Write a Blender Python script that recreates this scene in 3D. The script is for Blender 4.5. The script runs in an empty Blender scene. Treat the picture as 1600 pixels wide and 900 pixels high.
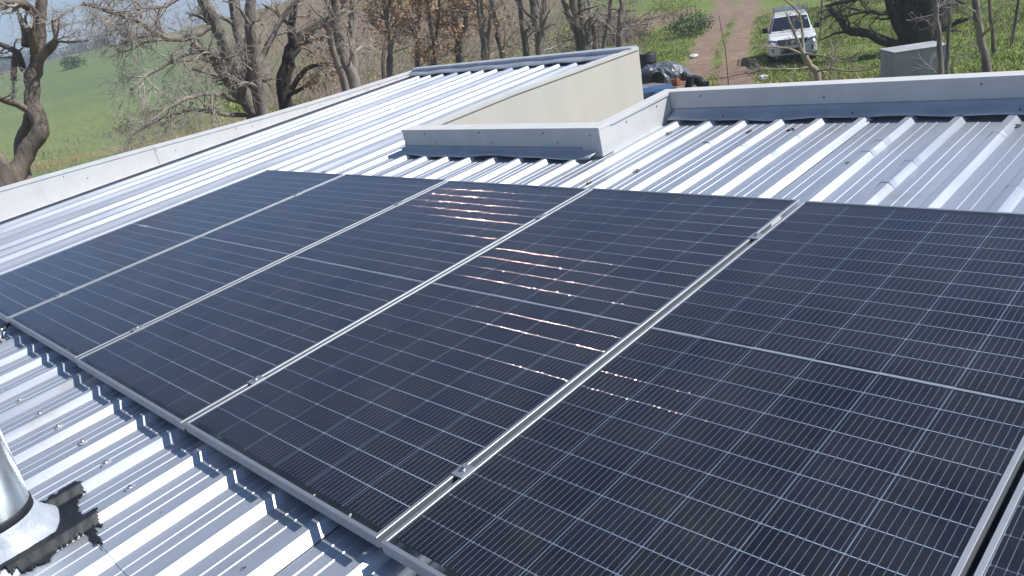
import bpy, math, random
import numpy as np
from mathutils import Vector, Matrix, noise as mnoise
random.seed(7); rng = np.random.default_rng(7)
S = bpy.context.scene
COL = S.collection
R = math.radians

# ---------------------------------------------------------------- camera, sky, sun, exposure
TH = R(5.0)                                   # pitch of the roof
RM = Matrix.Rotation(TH, 4, 'X')              # roof frame (u, v, n) -> world
CAMPOS = Vector((6.1149, -0.8042, 1.1864))
CX = Vector((0.708883, 0.687482, -0.157651)); CY = Vector((0.131455, -0.348374, -0.928092)); CZ = Vector((-0.692968, 0.637185, -0.337330))
FPX = 1236.85
cd = bpy.data.cameras.new('camera'); cam = bpy.data.objects.new('camera', cd); COL.objects.link(cam)
cam.matrix_world = Matrix(((CX.x, -CY.x, -CZ.x, CAMPOS.x), (CX.y, -CY.y, -CZ.y, CAMPOS.y), (CX.z, -CY.z, -CZ.z, CAMPOS.z), (0, 0, 0, 1)))
cd.sensor_width = 36; cd.lens = 36 * FPX / 1600; cd.clip_start = 0.05; cd.clip_end = 6000
S.camera = cam
SUN = (RM.to_3x3() @ Vector((0.50, 0.47, 0.73))).normalized()
SUN_EL = math.asin(SUN.z); SUN_AZ = math.atan2(SUN.x, SUN.y)
W = bpy.data.worlds.new('World'); S.world = W; W.use_nodes = True
nt = W.node_tree; nt.nodes.clear()
sky = nt.nodes.new('ShaderNodeTexSky'); sky.sky_type = 'NISHITA'; sky.sun_disc = False
sky.sun_elevation = SUN_EL; sky.sun_rotation = SUN_AZ; sky.altitude = 1200; sky.air_density = 0.8; sky.dust_density = 0.1; sky.ozone_density = 3.0
bg = nt.nodes.new('ShaderNodeBackground'); bg.inputs['Strength'].default_value = 0.10
wo = nt.nodes.new('ShaderNodeOutputWorld')
nt.links.new(sky.outputs[0], bg.inputs[0]); nt.links.new(bg.outputs[0], wo.inputs[0])
sd = bpy.data.lights.new('sun', 'SUN'); sd.energy = 4.9; sd.angle = R(0.53); sd.color = (1.0, 0.97, 0.925)
so = bpy.data.objects.new('sun', sd); COL.objects.link(so); so.rotation_euler = SUN.to_track_quat('Z', 'Y').to_euler(); so.location = SUN * 60
S.view_settings.view_transform = 'Standard'; S.view_settings.look = 'None'
S.view_settings.exposure = 0.40; S.view_settings.gamma = 1.0; S.view_settings.use_curve_mapping = False
S.render.engine = 'CYCLES'; S.cycles.transparent_max_bounces = 12; S.cycles.max_bounces = 6

def at(px, py, t):                            # a point seen in direction (px, py) of the 1600x900 photo, t metres away
    d = CX * ((px - 800) / FPX) + CY * ((py - 450) / FPX) + CZ
    return CAMPOS + d.normalized() * t

def roof_uv(px, py, n=-0.096):
    Ri = RM.to_3x3().transposed(); c = Ri @ CAMPOS; d = Ri @ (at(px, py, 1.0) - CAMPOS); s_ = (n - c.z) / d.z; p = c + d * s_; return p.x, p.y

# ---------------------------------------------------------------- helpers
class MB:
    def __init__(s): s.v = []; s.f = []; s.m = []
    def quad(s, *p, m=0):
        i = len(s.v); s.v += [tuple(q) for q in p]; s.f.append(tuple(range(i, i + len(p)))); s.m.append(m)
    def box(s, a, b, m=0):
        x0, y0, z0 = a; x1, y1, z1 = b; i = len(s.v)
        s.v += [(x0,y0,z0),(x1,y0,z0),(x1,y1,z0),(x0,y1,z0),(x0,y0,z1),(x1,y0,z1),(x1,y1,z1),(x0,y1,z1)]
        for q in ((3,2,1,0),(4,5,6,7),(0,1,5,4),(1,2,6,5),(2,3,7,6),(3,0,4,7)): s.f.append(tuple(i + k for k in q)); s.m.append(m)
        return s
    def loft(s, rings, closed=True, caps=True, m=0):
        i0 = len(s.v); n = len(rings[0])
        for r in rings: s.v += [tuple(p) for p in r]
        for k in range(len(rings) - 1):
            for j in range(n if closed else n - 1):
                a = i0 + k * n + j; b = i0 + k * n + (j + 1) % n
                s.f.append((a, b, b + n, a + n)); s.m.append(m)
        if caps and closed:
            s.f.append(tuple(i0 + j for j in reversed(range(n)))); s.m.append(m)
            s.f.append(tuple(i0 + (len(rings) - 1) * n + j for j in range(n))); s.m.append(m)
        return s
    def tube(s, pts, rad, k=8, m=0, caps=True):
        pts = [Vector(p) for p in pts]; rings = []
        if not hasattr(rad, '__len__'): rad = [rad] * len(pts)
        a = None
        for i, p in enumerate(pts):
            t = (pts[min(i + 1, len(pts) - 1)] - pts[max(i - 1, 0)]).normalized()
            if a is None:
                a = t.orthogonal().normalized()
            a = (a - t * a.dot(t)).normalized(); b = t.cross(a)
            rings.append([p + (a * math.cos(2 * math.pi * j / k) + b * math.sin(2 * math.pi * j / k)) * rad[i] for j in range(k)])
        return s.loft(rings, True, caps, m)
    def mesh(s, name, mats, smooth=False):
        me = bpy.data.meshes.new(name); me.from_pydata(s.v, [], s.f)
        if not isinstance(mats, (list, tuple)): mats = [mats]
        for mm in mats: me.materials.append(mm)
        if len(mats) > 1: me.polygons.foreach_set('material_index', s.m)
        if smooth: me.polygons.foreach_set('use_smooth', [True] * len(me.polygons))
        me.update(); return me
    def build(s, name, mats, parent=None, smooth=False, bevel=0):
        o = link(name, s.mesh(name, mats, smooth), parent)
        if bevel: bev(o, bevel)
        return o

def link(name, me, parent=None):
    o = bpy.data.objects.new(name, me); COL.objects.link(o)
    if parent: o.parent = parent
    return o
def bev(o, w, seg=2):
    b = o.modifiers.new('bevel', 'BEVEL'); b.width = w; b.segments = seg; b.limit_method = 'ANGLE'; b.angle_limit = R(35)
def tag(o, label=None, cat=None, group=None, kind=None):
    if label: o['label'] = label
    if cat: o['category'] = cat
    if group: o['group'] = group
    if kind: o['kind'] = kind
    return o
def empty(name, label, cat, mat=None, group=None):
    o = link(name, None); o.empty_display_size = 0.1
    if mat is not None: o.matrix_world = mat
    return tag(o, label, cat, group)
def fastmesh(name, V, Q, mat, k=4, smooth=False):
    V = np.asarray(V, np.float32).reshape(-1, 3); Q = np.asarray(Q, np.int32).reshape(-1, k)
    me = bpy.data.meshes.new(name)
    me.vertices.add(len(V)); me.vertices.foreach_set('co', V.ravel())
    me.loops.add(Q.size); me.loops.foreach_set('vertex_index', Q.ravel())
    me.polygons.add(len(Q)); me.polygons.foreach_set('loop_start', np.arange(0, Q.size, k, dtype=np.int32))
    me.materials.append(mat)
    if smooth: me.polygons.foreach_set('use_smooth', np.ones(len(Q), bool))
    me.update(calc_edges=True); me.validate(); return me

def mat(name, col, rough=0.6, metal=0.0, var=0.0, scale=8.0, bump=0.0, bscale=40.0, col2=None, spec=0.5, coat=0.0, stretch=None, rvar=0.0, dist=0.004, detail=4):
    m = bpy.data.materials.new(name); m.use_nodes = True; N = m.node_tree.nodes; Lk = m.node_tree.links
    b = N['Principled BSDF']; b.inputs['Roughness'].default_value = rough; b.inputs['Metallic'].default_value = metal
    b.inputs['Base Color'].default_value = (*col, 1); b.inputs['Specular IOR Level'].default_value = spec
    b.inputs['Coat Weight'].default_value = coat
    tc = N.new('ShaderNodeTexCoord'); mp = N.new('ShaderNodeMapping'); Lk.new(tc.outputs['Object'], mp.inputs[0])
    if stretch: mp.inputs['Scale'].default_value = stretch
    if var or col2:
        n = N.new('ShaderNodeTexNoise'); n.inputs['Scale'].default_value = scale; n.inputs['Detail'].default_value = detail; Lk.new(mp.outputs[0], n.inputs['Vector'])
        r = N.new('ShaderNodeValToRGB'); Lk.new(n.outputs['Fac'], r.inputs[0])
        r.color_ramp.elements[0].position = 0.32; r.color_ramp.elements[1].position = 0.68
        c2 = col2 if col2 else tuple(min(1, c * (1 + var)) for c in col); c1 = col if col2 else tuple(c * (1 - var) for c in col)
        r.color_ramp.elements[0].color = (*c1, 1); r.color_ramp.elements[1].color = (*c2, 1)
        Lk.new(r.outputs[0], b.inputs['Base Color'])
        if rvar:
            mr = N.new('ShaderNodeMapRange'); Lk.new(n.outputs['Fac'], mr.inputs[0]); mr.inputs[1].default_value = 0.3; mr.inputs[2].default_value = 0.7
            mr.inputs[3].default_value = rough - rvar; mr.inputs[4].default_value = rough + rvar; Lk.new(mr.outputs[0], b.inputs['Roughness'])
    if bump:
        n2 = N.new('ShaderNodeTexNoise'); n2.inputs['Scale'].default_value = bscale; n2.inputs['Detail'].default_value = 5; Lk.new(mp.outputs[0], n2.inputs['Vector'])
        bp = N.new('ShaderNodeBump'); bp.inputs['Strength'].default_value = bump; bp.inputs['Distance'].default_value = dist
        Lk.new(n2.outputs['Fac'], bp.inputs['Height']); Lk.new(bp.outputs[0], b.inputs['Normal'])
    return m

M = {}
M['roof'] = mat('galvanised_sheet', (0.53, 0.57, 0.63), 0.34, 0.66, 0.06, 1.0, 0.10, 3.0, stretch=(9, 0.8, 9), rvar=0.05, dist=0.002)
M['roof_dull'] = mat('galvanised_sheet_dull', (0.51, 0.55, 0.61), 0.36, 0.64, 0.06, 1.0, 0.10, 3.0, stretch=(9, 0.8, 9), rvar=0.05, dist=0.002)
M['white_metal'] = mat('off_white_painted_flashing', (0.56, 0.56, 0.555), 0.5, 0, 0.06, 5, 0.05, 4)
M['flash'] = mat('galvanised_flashing', (0.46, 0.49, 0.53), 0.5, 0.35, 0.12, 6, 0.15, 9)
M['plaster'] = mat('beige_plaster', (0.52, 0.49, 0.455), 0.9, 0, 0.05, 2.2, 0.25, 120, stretch=(1, 1, 0.35))
M['alu'] = mat('aluminium_frame', (0.39, 0.415, 0.445), 0.5, 0.8, 0.05, 20)
M['alu_dark'] = mat('dark_clamp_alloy', (0.35, 0.36, 0.38), 0.35, 0.9, 0.06, 60)
M['steel'] = mat('stainless_bolt', (0.6, 0.6, 0.6), 0.25, 1.0)
M['wire'] = mat('tinned_copper_wire', (0.17, 0.18, 0.215), 0.6, 0.2, spec=0.1)
M['ribbon'] = mat('pink_glint_ribbon', (0.92, 0.50, 0.40), 0.042, 1.0)  # pink tint of the sun glints put into the metal colour
M['ribbon_dull'] = mat('glintless_ribbon_joint', (0.10, 0.115, 0.15), 0.6, 0.3, spec=0.2)  # matte copy of the ribbon for rows kept free of glints
M['gapline'] = mat('pale_gap_line', (0.34, 0.42, 0.56), 0.4, 0.0)
M['column_gap'] = mat('blue_column_gap', (0.17, 0.21, 0.28), 0.4, 0.0)
M['bus'] = mat('white_bus_strip', (0.25, 0.28, 0.33), 0.5, 0.0, 0.1, 30)
M['screw'] = mat('dark_screw', (0.06, 0.06, 0.065), 0.5, 0.6)
M['galv_pipe'] = mat('galvanised_flue', (0.50, 0.545, 0.56), 0.34, 0.9, 0.3, 5.5, 0.12, 6, rvar=0.10, dist=0.006)
M['silver'] = mat('silver_membrane', (0.43, 0.475, 0.53), 0.55, 0.3, 0.14, 9, 0.6, 22, dist=0.010)
M['bitumen'] = mat('black_bitumen', (0.009, 0.011, 0.016), 0.55, 0, 0.4, 60, 0.35, 60, dist=0.003)
M['leaf_dry'] = mat('dry_leaf', (0.17, 0.145, 0.12), 0.8, 0, 0.35, 60)
M['label'] = mat('white_sticker', (0.75, 0.75, 0.74), 0.5)

def stain(m, tint, scale, lo, hi, amount, stretch=(1, 1, 1), metal=None):
    """dirt with a shape of its own, mixed over the base colour"""
    N = m.node_tree.nodes; Lk = m.node_tree.links; b = N['Principled BSDF']; src = b.inputs['Base Color'].links[0].from_socket
    tc = N.new('ShaderNodeTexCoord'); mp = N.new('ShaderNodeMapping'); mp.inputs['Scale'].default_value = stretch; Lk.new(tc.outputs['Object'], mp.inputs[0])
    n = N.new('ShaderNodeTexNoise'); n.inputs['Scale'].default_value = scale; n.inputs['Detail'].default_value = 7; n.inputs['Roughness'].default_value = 0.65; Lk.new(mp.outputs[0], n.inputs['Vector'])
    r = N.new('ShaderNodeMapRange'); r.inputs[1].default_value = lo; r.inputs[2].default_value = hi; r.inputs[4].default_value = amount; Lk.new(n.outputs['Fac'], r.inputs[0])
    x = N.new('ShaderNodeMix'); x.data_type = 'RGBA'; Lk.new(r.outputs[0], x.inputs[0]); Lk.new(src, x.inputs[6]); x.inputs[7].default_value = (*tint, 1); Lk.new(x.outputs[2], b.inputs['Base Color'])
for k_ in ('roof', 'roof_dull'):
    stain(M[k_], (0.42, 0.37, 0.32), 2.4, 0.60, 0.74, 0.65); stain(M[k_], (0.40, 0.44, 0.49), 1.3, 0.54, 0.74, 0.35, (2, 1.2, 1))
stain(M['white_metal'], (0.38, 0.37, 0.34), 5.0, 0.56, 0.75, 0.45, (1, 1, 0.5)); stain(M['plaster'], (0.36, 0.33, 0.29), 1.7, 0.54, 0.78, 0.4, (1, 2.2, 0.35)); stain(M['flash'], (0.52, 0.50, 0.46), 7, 0.58, 0.7, 0.5)

def cell_material():
    m = bpy.data.materials.new('silicon_cell'); m.use_nodes = True; N = m.node_tree.nodes; Lk = m.node_tree.links; b = N['Principled BSDF']
    oi = N.new('ShaderNodeObjectInfo'); r = N.new('ShaderNodeValToRGB'); Lk.new(oi.outputs['Random'], r.inputs[0])
    r.color_ramp.elements[0].color = (0.0035, 0.0050, 0.0135, 1); r.color_ramp.elements[1].color = (0.0065, 0.0090, 0.024, 1)
    tc = N.new('ShaderNodeTexCoord'); n = N.new('ShaderNodeTexNoise'); n.inputs['Scale'].default_value = 30; Lk.new(tc.outputs['Object'], n.inputs['Vector'])
    mx = N.new('ShaderNodeMix'); mx.data_type = 'RGBA'; mx.blend_type = 'MULTIPLY'; mx.inputs[0].default_value = 0.4
    Lk.new(r.outputs[0], mx.inputs[6]); Lk.new(n.outputs['Color'], mx.inputs[7]); Lk.new(mx.outputs[2], b.inputs['Base Color'])
    b.inputs['Roughness'].default_value = 0.45; b.inputs['Specular IOR Level'].default_value = 0.15
    return m
M['cell'] = cell_material()
def glass_material():
    m = bpy.data.materials.new('solar_glass'); m.use_nodes = True; N = m.node_tree.nodes; Lk = m.node_tree.links
    N.remove(N['Principled BSDF']); out = N['Material Output']
    tr = N.new('ShaderNodeBsdfTransparent'); tr.inputs[0].default_value = (0.95, 0.97, 0.98, 1)
    gl = N.new('ShaderNodeBsdfGlossy'); gl.inputs['Roughness'].default_value = 0.14; gl.inputs[0].default_value = (0.85, 0.9, 1, 1)
    fr = N.new('ShaderNodeFresnel'); fr.inputs[0].default_value = 1.37
    mx = N.new('ShaderNodeMixShader'); geo = N.new('ShaderNodeNewGeometry'); inv = N.new('ShaderNodeMath'); inv.operation = 'SUBTRACT'; inv.inputs[0].default_value = 1.0; Lk.new(geo.outputs['Backfacing'], inv.inputs[1])
    ml = N.new('ShaderNodeMath'); ml.operation = 'MULTIPLY'; Lk.new(fr.outputs[0], ml.inputs[0]); Lk.new(inv.outputs[0], ml.inputs[1]); Lk.new(ml.outputs[0], mx.inputs[0]); Lk.new(tr.outputs[0], mx.inputs[1]); Lk.new(gl.outputs[0], mx.inputs[2])
    df = N.new('ShaderNodeBsdfDiffuse'); df.inputs[0].default_value = (0.5, 0.47, 0.42, 1)       # thin dust film
    tc = N.new('ShaderNodeTexCoord'); n = N.new('ShaderNodeTexNoise'); n.inputs['Scale'].default_value = 3.5; n.inputs['Detail'].default_value = 8; n.inputs['Roughness'].default_value = 0.7
    Lk.new(tc.outputs['Object'], n.inputs['Vector'])
    mr = N.new('ShaderNodeMapRange'); mr.inputs[1].default_value = 0.35; mr.inputs[2].default_value = 0.75; mr.inputs[3].default_value = 0.003; mr.inputs[4].default_value = 0.024
    Lk.new(n.outputs['Fac'], mr.inputs[0])
    m2 = N.new('ShaderNodeMixShader'); Lk.new(mr.outputs[0], m2.inputs[0]); Lk.new(mx.outputs[0], m2.inputs[1]); Lk.new(df.outputs[0], m2.inputs[2])
    Lk.new(m2.outputs[0], out.inputs[0]); return m
M['glass'] = glass_material()

# ---------------------------------------------------------------- terrain
GZ = -3.0
def smooth(a, b, x): t = np.clip((x - a) / (b - a), 0, 1); return t * t * (3 - 2 * t)
_k = rng.normal(size=(24, 2)); _p = rng.uniform(0, 6.28, 24)
def noise2(x, y, s):                                    # smooth random field about -1..1
    o = 0
    for i in range(8): o = o + np.sin((_k[i, 0] * x + _k[i, 1] * y) / s * 2.2 + _p[i]) + 0.5 * np.sin((_k[i + 8, 0] * x + _k[i + 8, 1] * y) / s * 5 + _p[i + 8])
    return o / 5.0
FW = math.atan2(CZ.y, CZ.x)
def polar(x, y):
    dx, dy = x - CAMPOS.x, y - CAMPOS.y
    r = np.hypot(dx, dy); a = -((np.arctan2(dy, dx) - FW + np.pi) % (2 * np.pi) - np.pi); return r, np.degrees(a)   # a > 0 to the right
def ground(x, y):
    r, a = polar(np.asarray(x, float), np.asarray(y, float))
    amp = 6.6 + 2.6 * smooth(-33, -22, a) + 6.5 * smooth(-25, 0, a) - 6 * smooth(12, 45, a) - 3 * smooth(-40, -80, a) * 0
    z = GZ + amp * smooth(45, 230, r) + 11 * smooth(330, 900, r)
    return z + 0.05 * noise2(x, y, 2.5) * smooth(14, 22, r) + 0.35 * noise2(x, y, 40) * smooth(50, 120, r)
RUTS = [[(-9.6, 22.5), (-11.9, 27.05), (-14.8, 32.6), (-18.8, 39.6), (-23, 48), (-27.6, 56.9), (-33, 67), (-42, 82)],
        [(-7.4, 22.5), (-9.42, 26.41), (-12.2, 31.3), (-15.23, 36.76), (-20.4, 46.6), (-26.0, 58), (-32, 69), (-40, 83)]]
def dist_poly(x, y, P):
    d = np.full(np.shape(x), 1e9)
    for (ax, ay), (bx, by) in zip(P[:-1], P[1:]):
        ux, uy = bx - ax, by - ay; t = np.clip(((x - ax) * ux + (y - ay) * uy) / (ux * ux + uy * uy), 0, 1)
        d = np.minimum(d, np.hypot(x - ax - t * ux, y - ay - t * uy))
    return d
rut = lambda x, y: np.minimum(dist_poly(x, y, RUTS[0]), dist_poly(x, y, RUTS[1]))
def ground_colour(x, y):
    r, a = polar(x, y); n1 = noise2(x, y, 3.0); n2 = noise2(x + 40, y, 9.0); n3 = noise2(x, y + 70, 30)
    lush = np.stack([0.145 + 0.02 * n1, 0.195 + 0.025 * n1, 0.050 + 0.008 * n1], -1)
    dry = np.stack([0.19 + 0.04 * n1, 0.155 + 0.03 * n1, 0.075 + 0.02 * n1], -1)
    earth = np.stack([0.215 + 0.03 * n2, 0.155 + 0.02 * n2, 0.115 + 0.012 * n2], -1)
    field = np.stack([0.148 + 0.030 * n3 + 0.016 * n2, 0.195 + 0.020 * n3 + 0.012 * n2, 0.088 + 0.006 * n3], -1)
    mixf = lambda A, B, t: A + (B - A) * np.clip(t, 0, 1)[..., None]
    mid = mixf(earth, dry, 0.5 + 0.6 * n2); mid = mixf(mid, lush, smooth(0.0, 0.7, n2 + 0.5 * n1 + 0.03 * (a - 2)))
    left = mixf(mixf(dry, earth, 0.3 + 0.3 * n2), lush, smooth(0.2, 0.9, n1 + 0.4 * n2) * 0.6)
    lf = mixf(left, field, smooth(39, 44, r + 3 * n2 + 0.45 * (a + 30)))
    # a pale track crosses the foot of the field
    lf = mixf(lf, dry * 1.15, (smooth(2.2, 0.8, np.abs(r - 47 - 0.35 * (a + 30) - 1.5 * n2)) * 0.7))
    lf = mixf(lf, mixf(earth, dry, 0.5 + 0.3 * n2), smooth(190, 225, r + 14 * n2))
    out = mixf(lf, mid, smooth(-20, -13, a + 3 * n2))
    right = mixf(lush, dry, smooth(0.25, 1.0, n2 + 0.3 * n1) * 0.8)
    out = mixf(out, right, smooth(5, 9, a + 1.5 * n1))
    d = rut(x, y); dirt = np.stack([0.235 + 0.03 * n1, 0.168 + 0.02 * n1, 0.125 + 0.012 * n1], -1)
    out = mixf(out, dirt, smooth(1.05 + 0.012 * np.maximum(r - 30, 0), 0.30, d + 0.38 * n1))
    far = smooth(55, 75, r) * smooth(7, 10, a) * smooth(26, 15, a)
    out = mixf(out, dirt, far * smooth(0.1, 0.8, n2 + 0.2))
    return np.clip(out, 0.005, 0.9)
rr = np.concatenate([[0.0], np.geomspace(2.0, 14, 14), np.geomspace(15, 120, 190), np.geomspace(124, 3200, 60)])
aa = np.concatenate([np.linspace(-42, 42, 420), np.linspace(45, 315, 70)])
A, Rr = np.meshgrid(np.radians(FW * 0 + aa), rr)
gx = CAMPOS.x + Rr * np.cos(FW - A); gy = CAMPOS.y + Rr * np.sin(FW - A); gz = ground(gx, gy)
nr, na = gx.shape
I = np.arange(nr * na).reshape(nr, na); J = np.roll(I, -1, 1)
Q = np.stack([I[:-1], J[:-1], J[1:], I[1:]], -1).reshape(-1, 4)
def ground_material():
    m = bpy.data.materials.new('ground_cover'); m.use_nodes = True; N = m.node_tree.nodes; Lk = m.node_tree.links; b = N['Principled BSDF']
    at_ = N.new('ShaderNodeAttribute'); at_.attribute_name = 'cover'; tc = N.new('ShaderNodeTexCoord')
    n = N.new('ShaderNodeTexNoise'); n.inputs['Scale'].default_value = 2.2; n.inputs['Detail'].default_value = 9; n.inputs['Roughness'].default_value = 0.75
    Lk.new(tc.outputs['Object'], n.inputs['Vector'])
    mr = N.new('ShaderNodeMapRange'); mr.inputs[1].default_value = 0.3; mr.inputs[2].default_value = 0.7; mr.inputs[3].default_value = 0.6; mr.inputs[4].default_value = 1.4; Lk.new(n.outputs['Fac'], mr.inputs[0])
    mx = N.new('ShaderNodeVectorMath'); mx.operation = 'SCALE'; Lk.new(at_.outputs['Color'], mx.inputs[0]); Lk.new(mr.outputs[0], mx.inputs['Scale'])
    Lk.new(mx.outputs[0], b.inputs['Base Color']); b.inputs['Roughness'].default_value = 0.95; b.inputs['Specular IOR Level'].default_value = 0.1
    bp = N.new('ShaderNodeBump'); bp.inputs['Strength'].default_value = 0.7; bp.inputs['Distance'].default_value = 0.12; Lk.new(n.outputs['Fac'], bp.inputs['Height']); Lk.new(bp.outputs[0], b.inputs['Normal'])
    return m
M['ground'] = ground_material()
me = fastmesh('ground', np.stack([gx, gy, gz], -1), Q, M['ground'], smooth=True)
ca = me.color_attributes.new('cover', 'FLOAT_COLOR', 'POINT')
cc = np.ones((nr * na, 4), np.float32); cc[:, :3] = ground_colour(gx, gy).reshape(-1, 3); ca.data.foreach_set('color', cc.ravel())
tag(link('ground', me), kind='structure')

# ---------------------------------------------------------------- house: roof sheets, parapets, walls (roof frame u, v, n)
PITCH, ZPAN, RH, SD, TOPW = 0.2475, -0.096, 0.026, 0.027, 0.030
U0 = 4.060                                     # right-hand top corner of one rib
U_L, U_N, U_E, U_R = -2.64, 1.02, 2.96, 10.0
V_NEAR, V_NOTCH, V_FAR, V_TOP = -3.6, 3.06, 3.86, 6.12
def rib_profile(k, jitter):                    # one pitch: pan with two swages, then the rib; ends at the next pan
    r = U0 + k * PITCH; sd = SD + jitter; p = []
    left = r + sd - PITCH                       # where the pan of this pitch starts
    pan = PITCH - TOPW - sd - SD
    sw = 0.0024
    for c in (0.34, 0.66):
        x = left + pan * c
        p += [(x - 0.006, ZPAN), (x - 0.003, ZPAN + sw), (x + 0.001, ZPAN + sw), (x + 0.0038, ZPAN)]
    p += [(r - TOPW - SD, ZPAN), (r - TOPW, ZPAN + RH), (r, ZPAN + RH), (r + sd, ZPAN)]
    return left, p
house = empty('house', 'low farm house with ribbed metal roof, white parapets and beige plastered wall', 'house', RM)
k0 = math.floor((U_L - U0) / PITCH) + 1; k1 = math.ceil((U_R - U0) / PITCH)
jit = {k: (0.006 if k % 4 == 1 else 0.0) + random.uniform(-0.001, 0.001) for k in range(k0 - 1, k1 + 2)}
def sheet(ks, v1, mt, lift, v0=None):
    V_NEAR_ = V_NEAR if v0 is None else v0
    prof = []
    for i, k in enumerate(ks):
        left, p = rib_profile(k, jit[k])
        if i == 0: prof.append((U0 + (k - 1) * PITCH + SD + jit[k - 1], ZPAN))
        prof += p
    prof = [(max(x, U_L + 0.01), z) for x, z in prof]
    n = 14
    vs = [V_NEAR_ + (v1 - V_NEAR_) * i / n for i in range(n + 1)]
    b = MB(); rings = []
    for v in vs:
        rings.append([(x + 0.0006 * math.sin(v * 2.1 + x * 9), v, z + lift + 0.0016 * math.sin(v * 1.7 + x * 3.1) + 0.001 * math.sin(v * 5.3 + x * 7)) for x, z in prof])
    b.loft(rings, closed=False)
    o = b.build('roof_sheet', mt, house)
    s = o.modifiers.new('thickness', 'SOLIDIFY'); s.thickness = 0.0012; s.offset = -1
    return o
k = k0; si = 0
while k <= k1:
    ks = [k, k + 1, k + 2]; uc = U0 + (k + 1) * PITCH; ul = U0 + k * PITCH; ur = U0 + (k + 2) * PITCH + SD
    if ur <= U_N + 0.12: v1 = V_TOP
    elif ul < U_N: v1 = V_TOP
    else: v1 = V_NOTCH if ur < U_E + 0.1 else V_FAR
    # keep each sheet inside one stretch of the stepped roof edge
    cut = [kk for kk in ks if (U0 + kk * PITCH + SD <= U_N + 0.02)]
    if ul < U_N < ur and cut and len(cut) < 3: ks = cut; v1 = V_TOP
    elif ul < U_N and not cut: v1 = V_NOTCH
    cut = [kk for kk in ks if (U0 + kk * PITCH <= U_E)]
    if cut and len(cut) < len(ks) and uc > U_N: ks = cut; v1 = V_NOTCH
    if ul > U_E - 0.05: v1 = V_FAR
    if 3.5 < uc < 4.7:                          # these sheets are made up of two lengths, lapped below the panels
        sheet(ks, -0.36, M['roof_dull'], 0.0012 * (si % 2)); sheet(ks, v1 + 0.03, M['roof'], 0.0012 * (si % 2) + 0.0026, -0.425)
    else: sheet(ks, v1 + 0.03, M['roof'] if si % 3 else M['roof_dull'], 0.0012 * (si % 2))
    k = ks[-1] + 1; si += 1

def coping_box(name, a, b, label=None, mt='white_metal', bevelw=0.004):
    o = MB().box(a, b).build(name, M[mt], house, bevel=bevelw)
    if label: o['label'] = label
    return o
# left parapet: its top climbs less steeply than the roof
b = MB(); tops = [(-3.6, 0.47), (0.98, 0.205), (1.45, 0.183), (2.52, 0.125), (3.85, 0.048), (5.0, 0.0), (V_TOP + 0.1, -0.030)]
rings = [[(U_L - 0.12, v, -0.5), (U_L, v, -0.5), (U_L, v, z - 0.018), (U_L + 0.006, v, z - 0.017), (U_L + 0.006, v, z), (U_L - 0.125, v, z + 0.006), (U_L - 0.125, v, z - 0.04), (U_L - 0.12, v, z - 0.041)] for v, z in tops]
# the flashing is put up in two lengths
def left_par(vals):
    bb = MB(); bb.loft([[(U_L - 0.12, v, -0.6), (U_L, v, -0.6), (U_L, v, z - 0.020), (U_L + 0.007, v, z - 0.019), (U_L + 0.007, v, z), (U_L - 0.125, v, z + 0.004), (U_L - 0.125, v, z - 0.04), (U_L - 0.12, v, z - 0.041)] for v, z in vals])
    return bb.build('parapet_flashing', M['white_metal'], house)
def zt(v): return float(np.interp(v, [t[0] for t in tops], [t[1] for t in tops]))
left_par([(v, zt(v)) for v in (-3.6, -1, 1.0, 1.5, 2.0, 2.48)])
o = left_par([(v, zt(v) - 0.002) for v in (2.484, 3.2, 3.85, 5.0, V_TOP + 0.1)])
# angled foot flashing of the left parapet
b = MB(); b.loft([[(U_L + 0.002, v, ZPAN + 0.03), (U_L + 0.075, v, ZPAN + RH + 0.006), (U_L + 0.075, v, ZPAN + RH + 0.003), (U_L + 0.002, v, ZPAN + 0.026)] for v in np.linspace(-3.6, V_TOP, 20)])
b.build('foot_flashing', M['white_metal'], house)

def wavy_flashing(name, p0, p1, out, ztop, zlow, depth):
    """flashing strip along p0->p1 (u, v), leaning out by depth; its lower lip waves up and down over the ribs"""
    p0 = Vector((*p0, 0)); p1 = Vector((*p1, 0)); out = Vector((*out, 0)); n = max(24, int((p1 - p0).length / 0.025)); rings = []
    for i in range(n + 1):
        q = p0 + (p1 - p0) * i / n; x = q.x
        ph = ((x - (U0 - TOPW / 2)) / PITCH) * 2 * math.pi
        w = 0.004 * math.cos(ph * 0.5 + 0.6) + 0.004 * math.sin(x * 2.9 + 1) + 0.003 * math.cos(ph * 0.25)
        lip = q + out * (depth + 0.012 * math.sin(x * 5.3)); mid = q + out * depth * 0.45
        rings.append([q + Vector((0, 0, ztop)), q + out * 0.004 + Vector((0, 0, ztop - 0.012)), mid + Vector((0, 0, (ztop + zlow) / 2 - 0.012 + 0.004 * math.sin(x * 9))), lip + Vector((0, 0, zlow + w)), lip + out * 0.006 + Vector((0, 0, zlow + w - 0.012))])
    b = MB(); b.loft(rings, closed=False)
    o = b.build(name, M['flash'], house, smooth=True); s = o.modifiers.new('thickness', 'SOLIDIFY'); s.thickness = 0.0015
    return o
ZLIP = ZPAN + RH + 0.012
# ridge end of the tall left part
wavy_flashing('ridge_flashing', (U_L + 0.02, V_TOP), (U_N - 0.03, V_TOP), (0, -1), 0.000, ZLIP, 0.10)
coping_box('ridge_cap', (U_L + 0.01, V_TOP - 0.01, -0.30), (U_N - 0.005, V_TOP + 0.105, 0.006), 'blue grey galvanised cap along the top of the tall roof part', 'flash')
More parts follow.
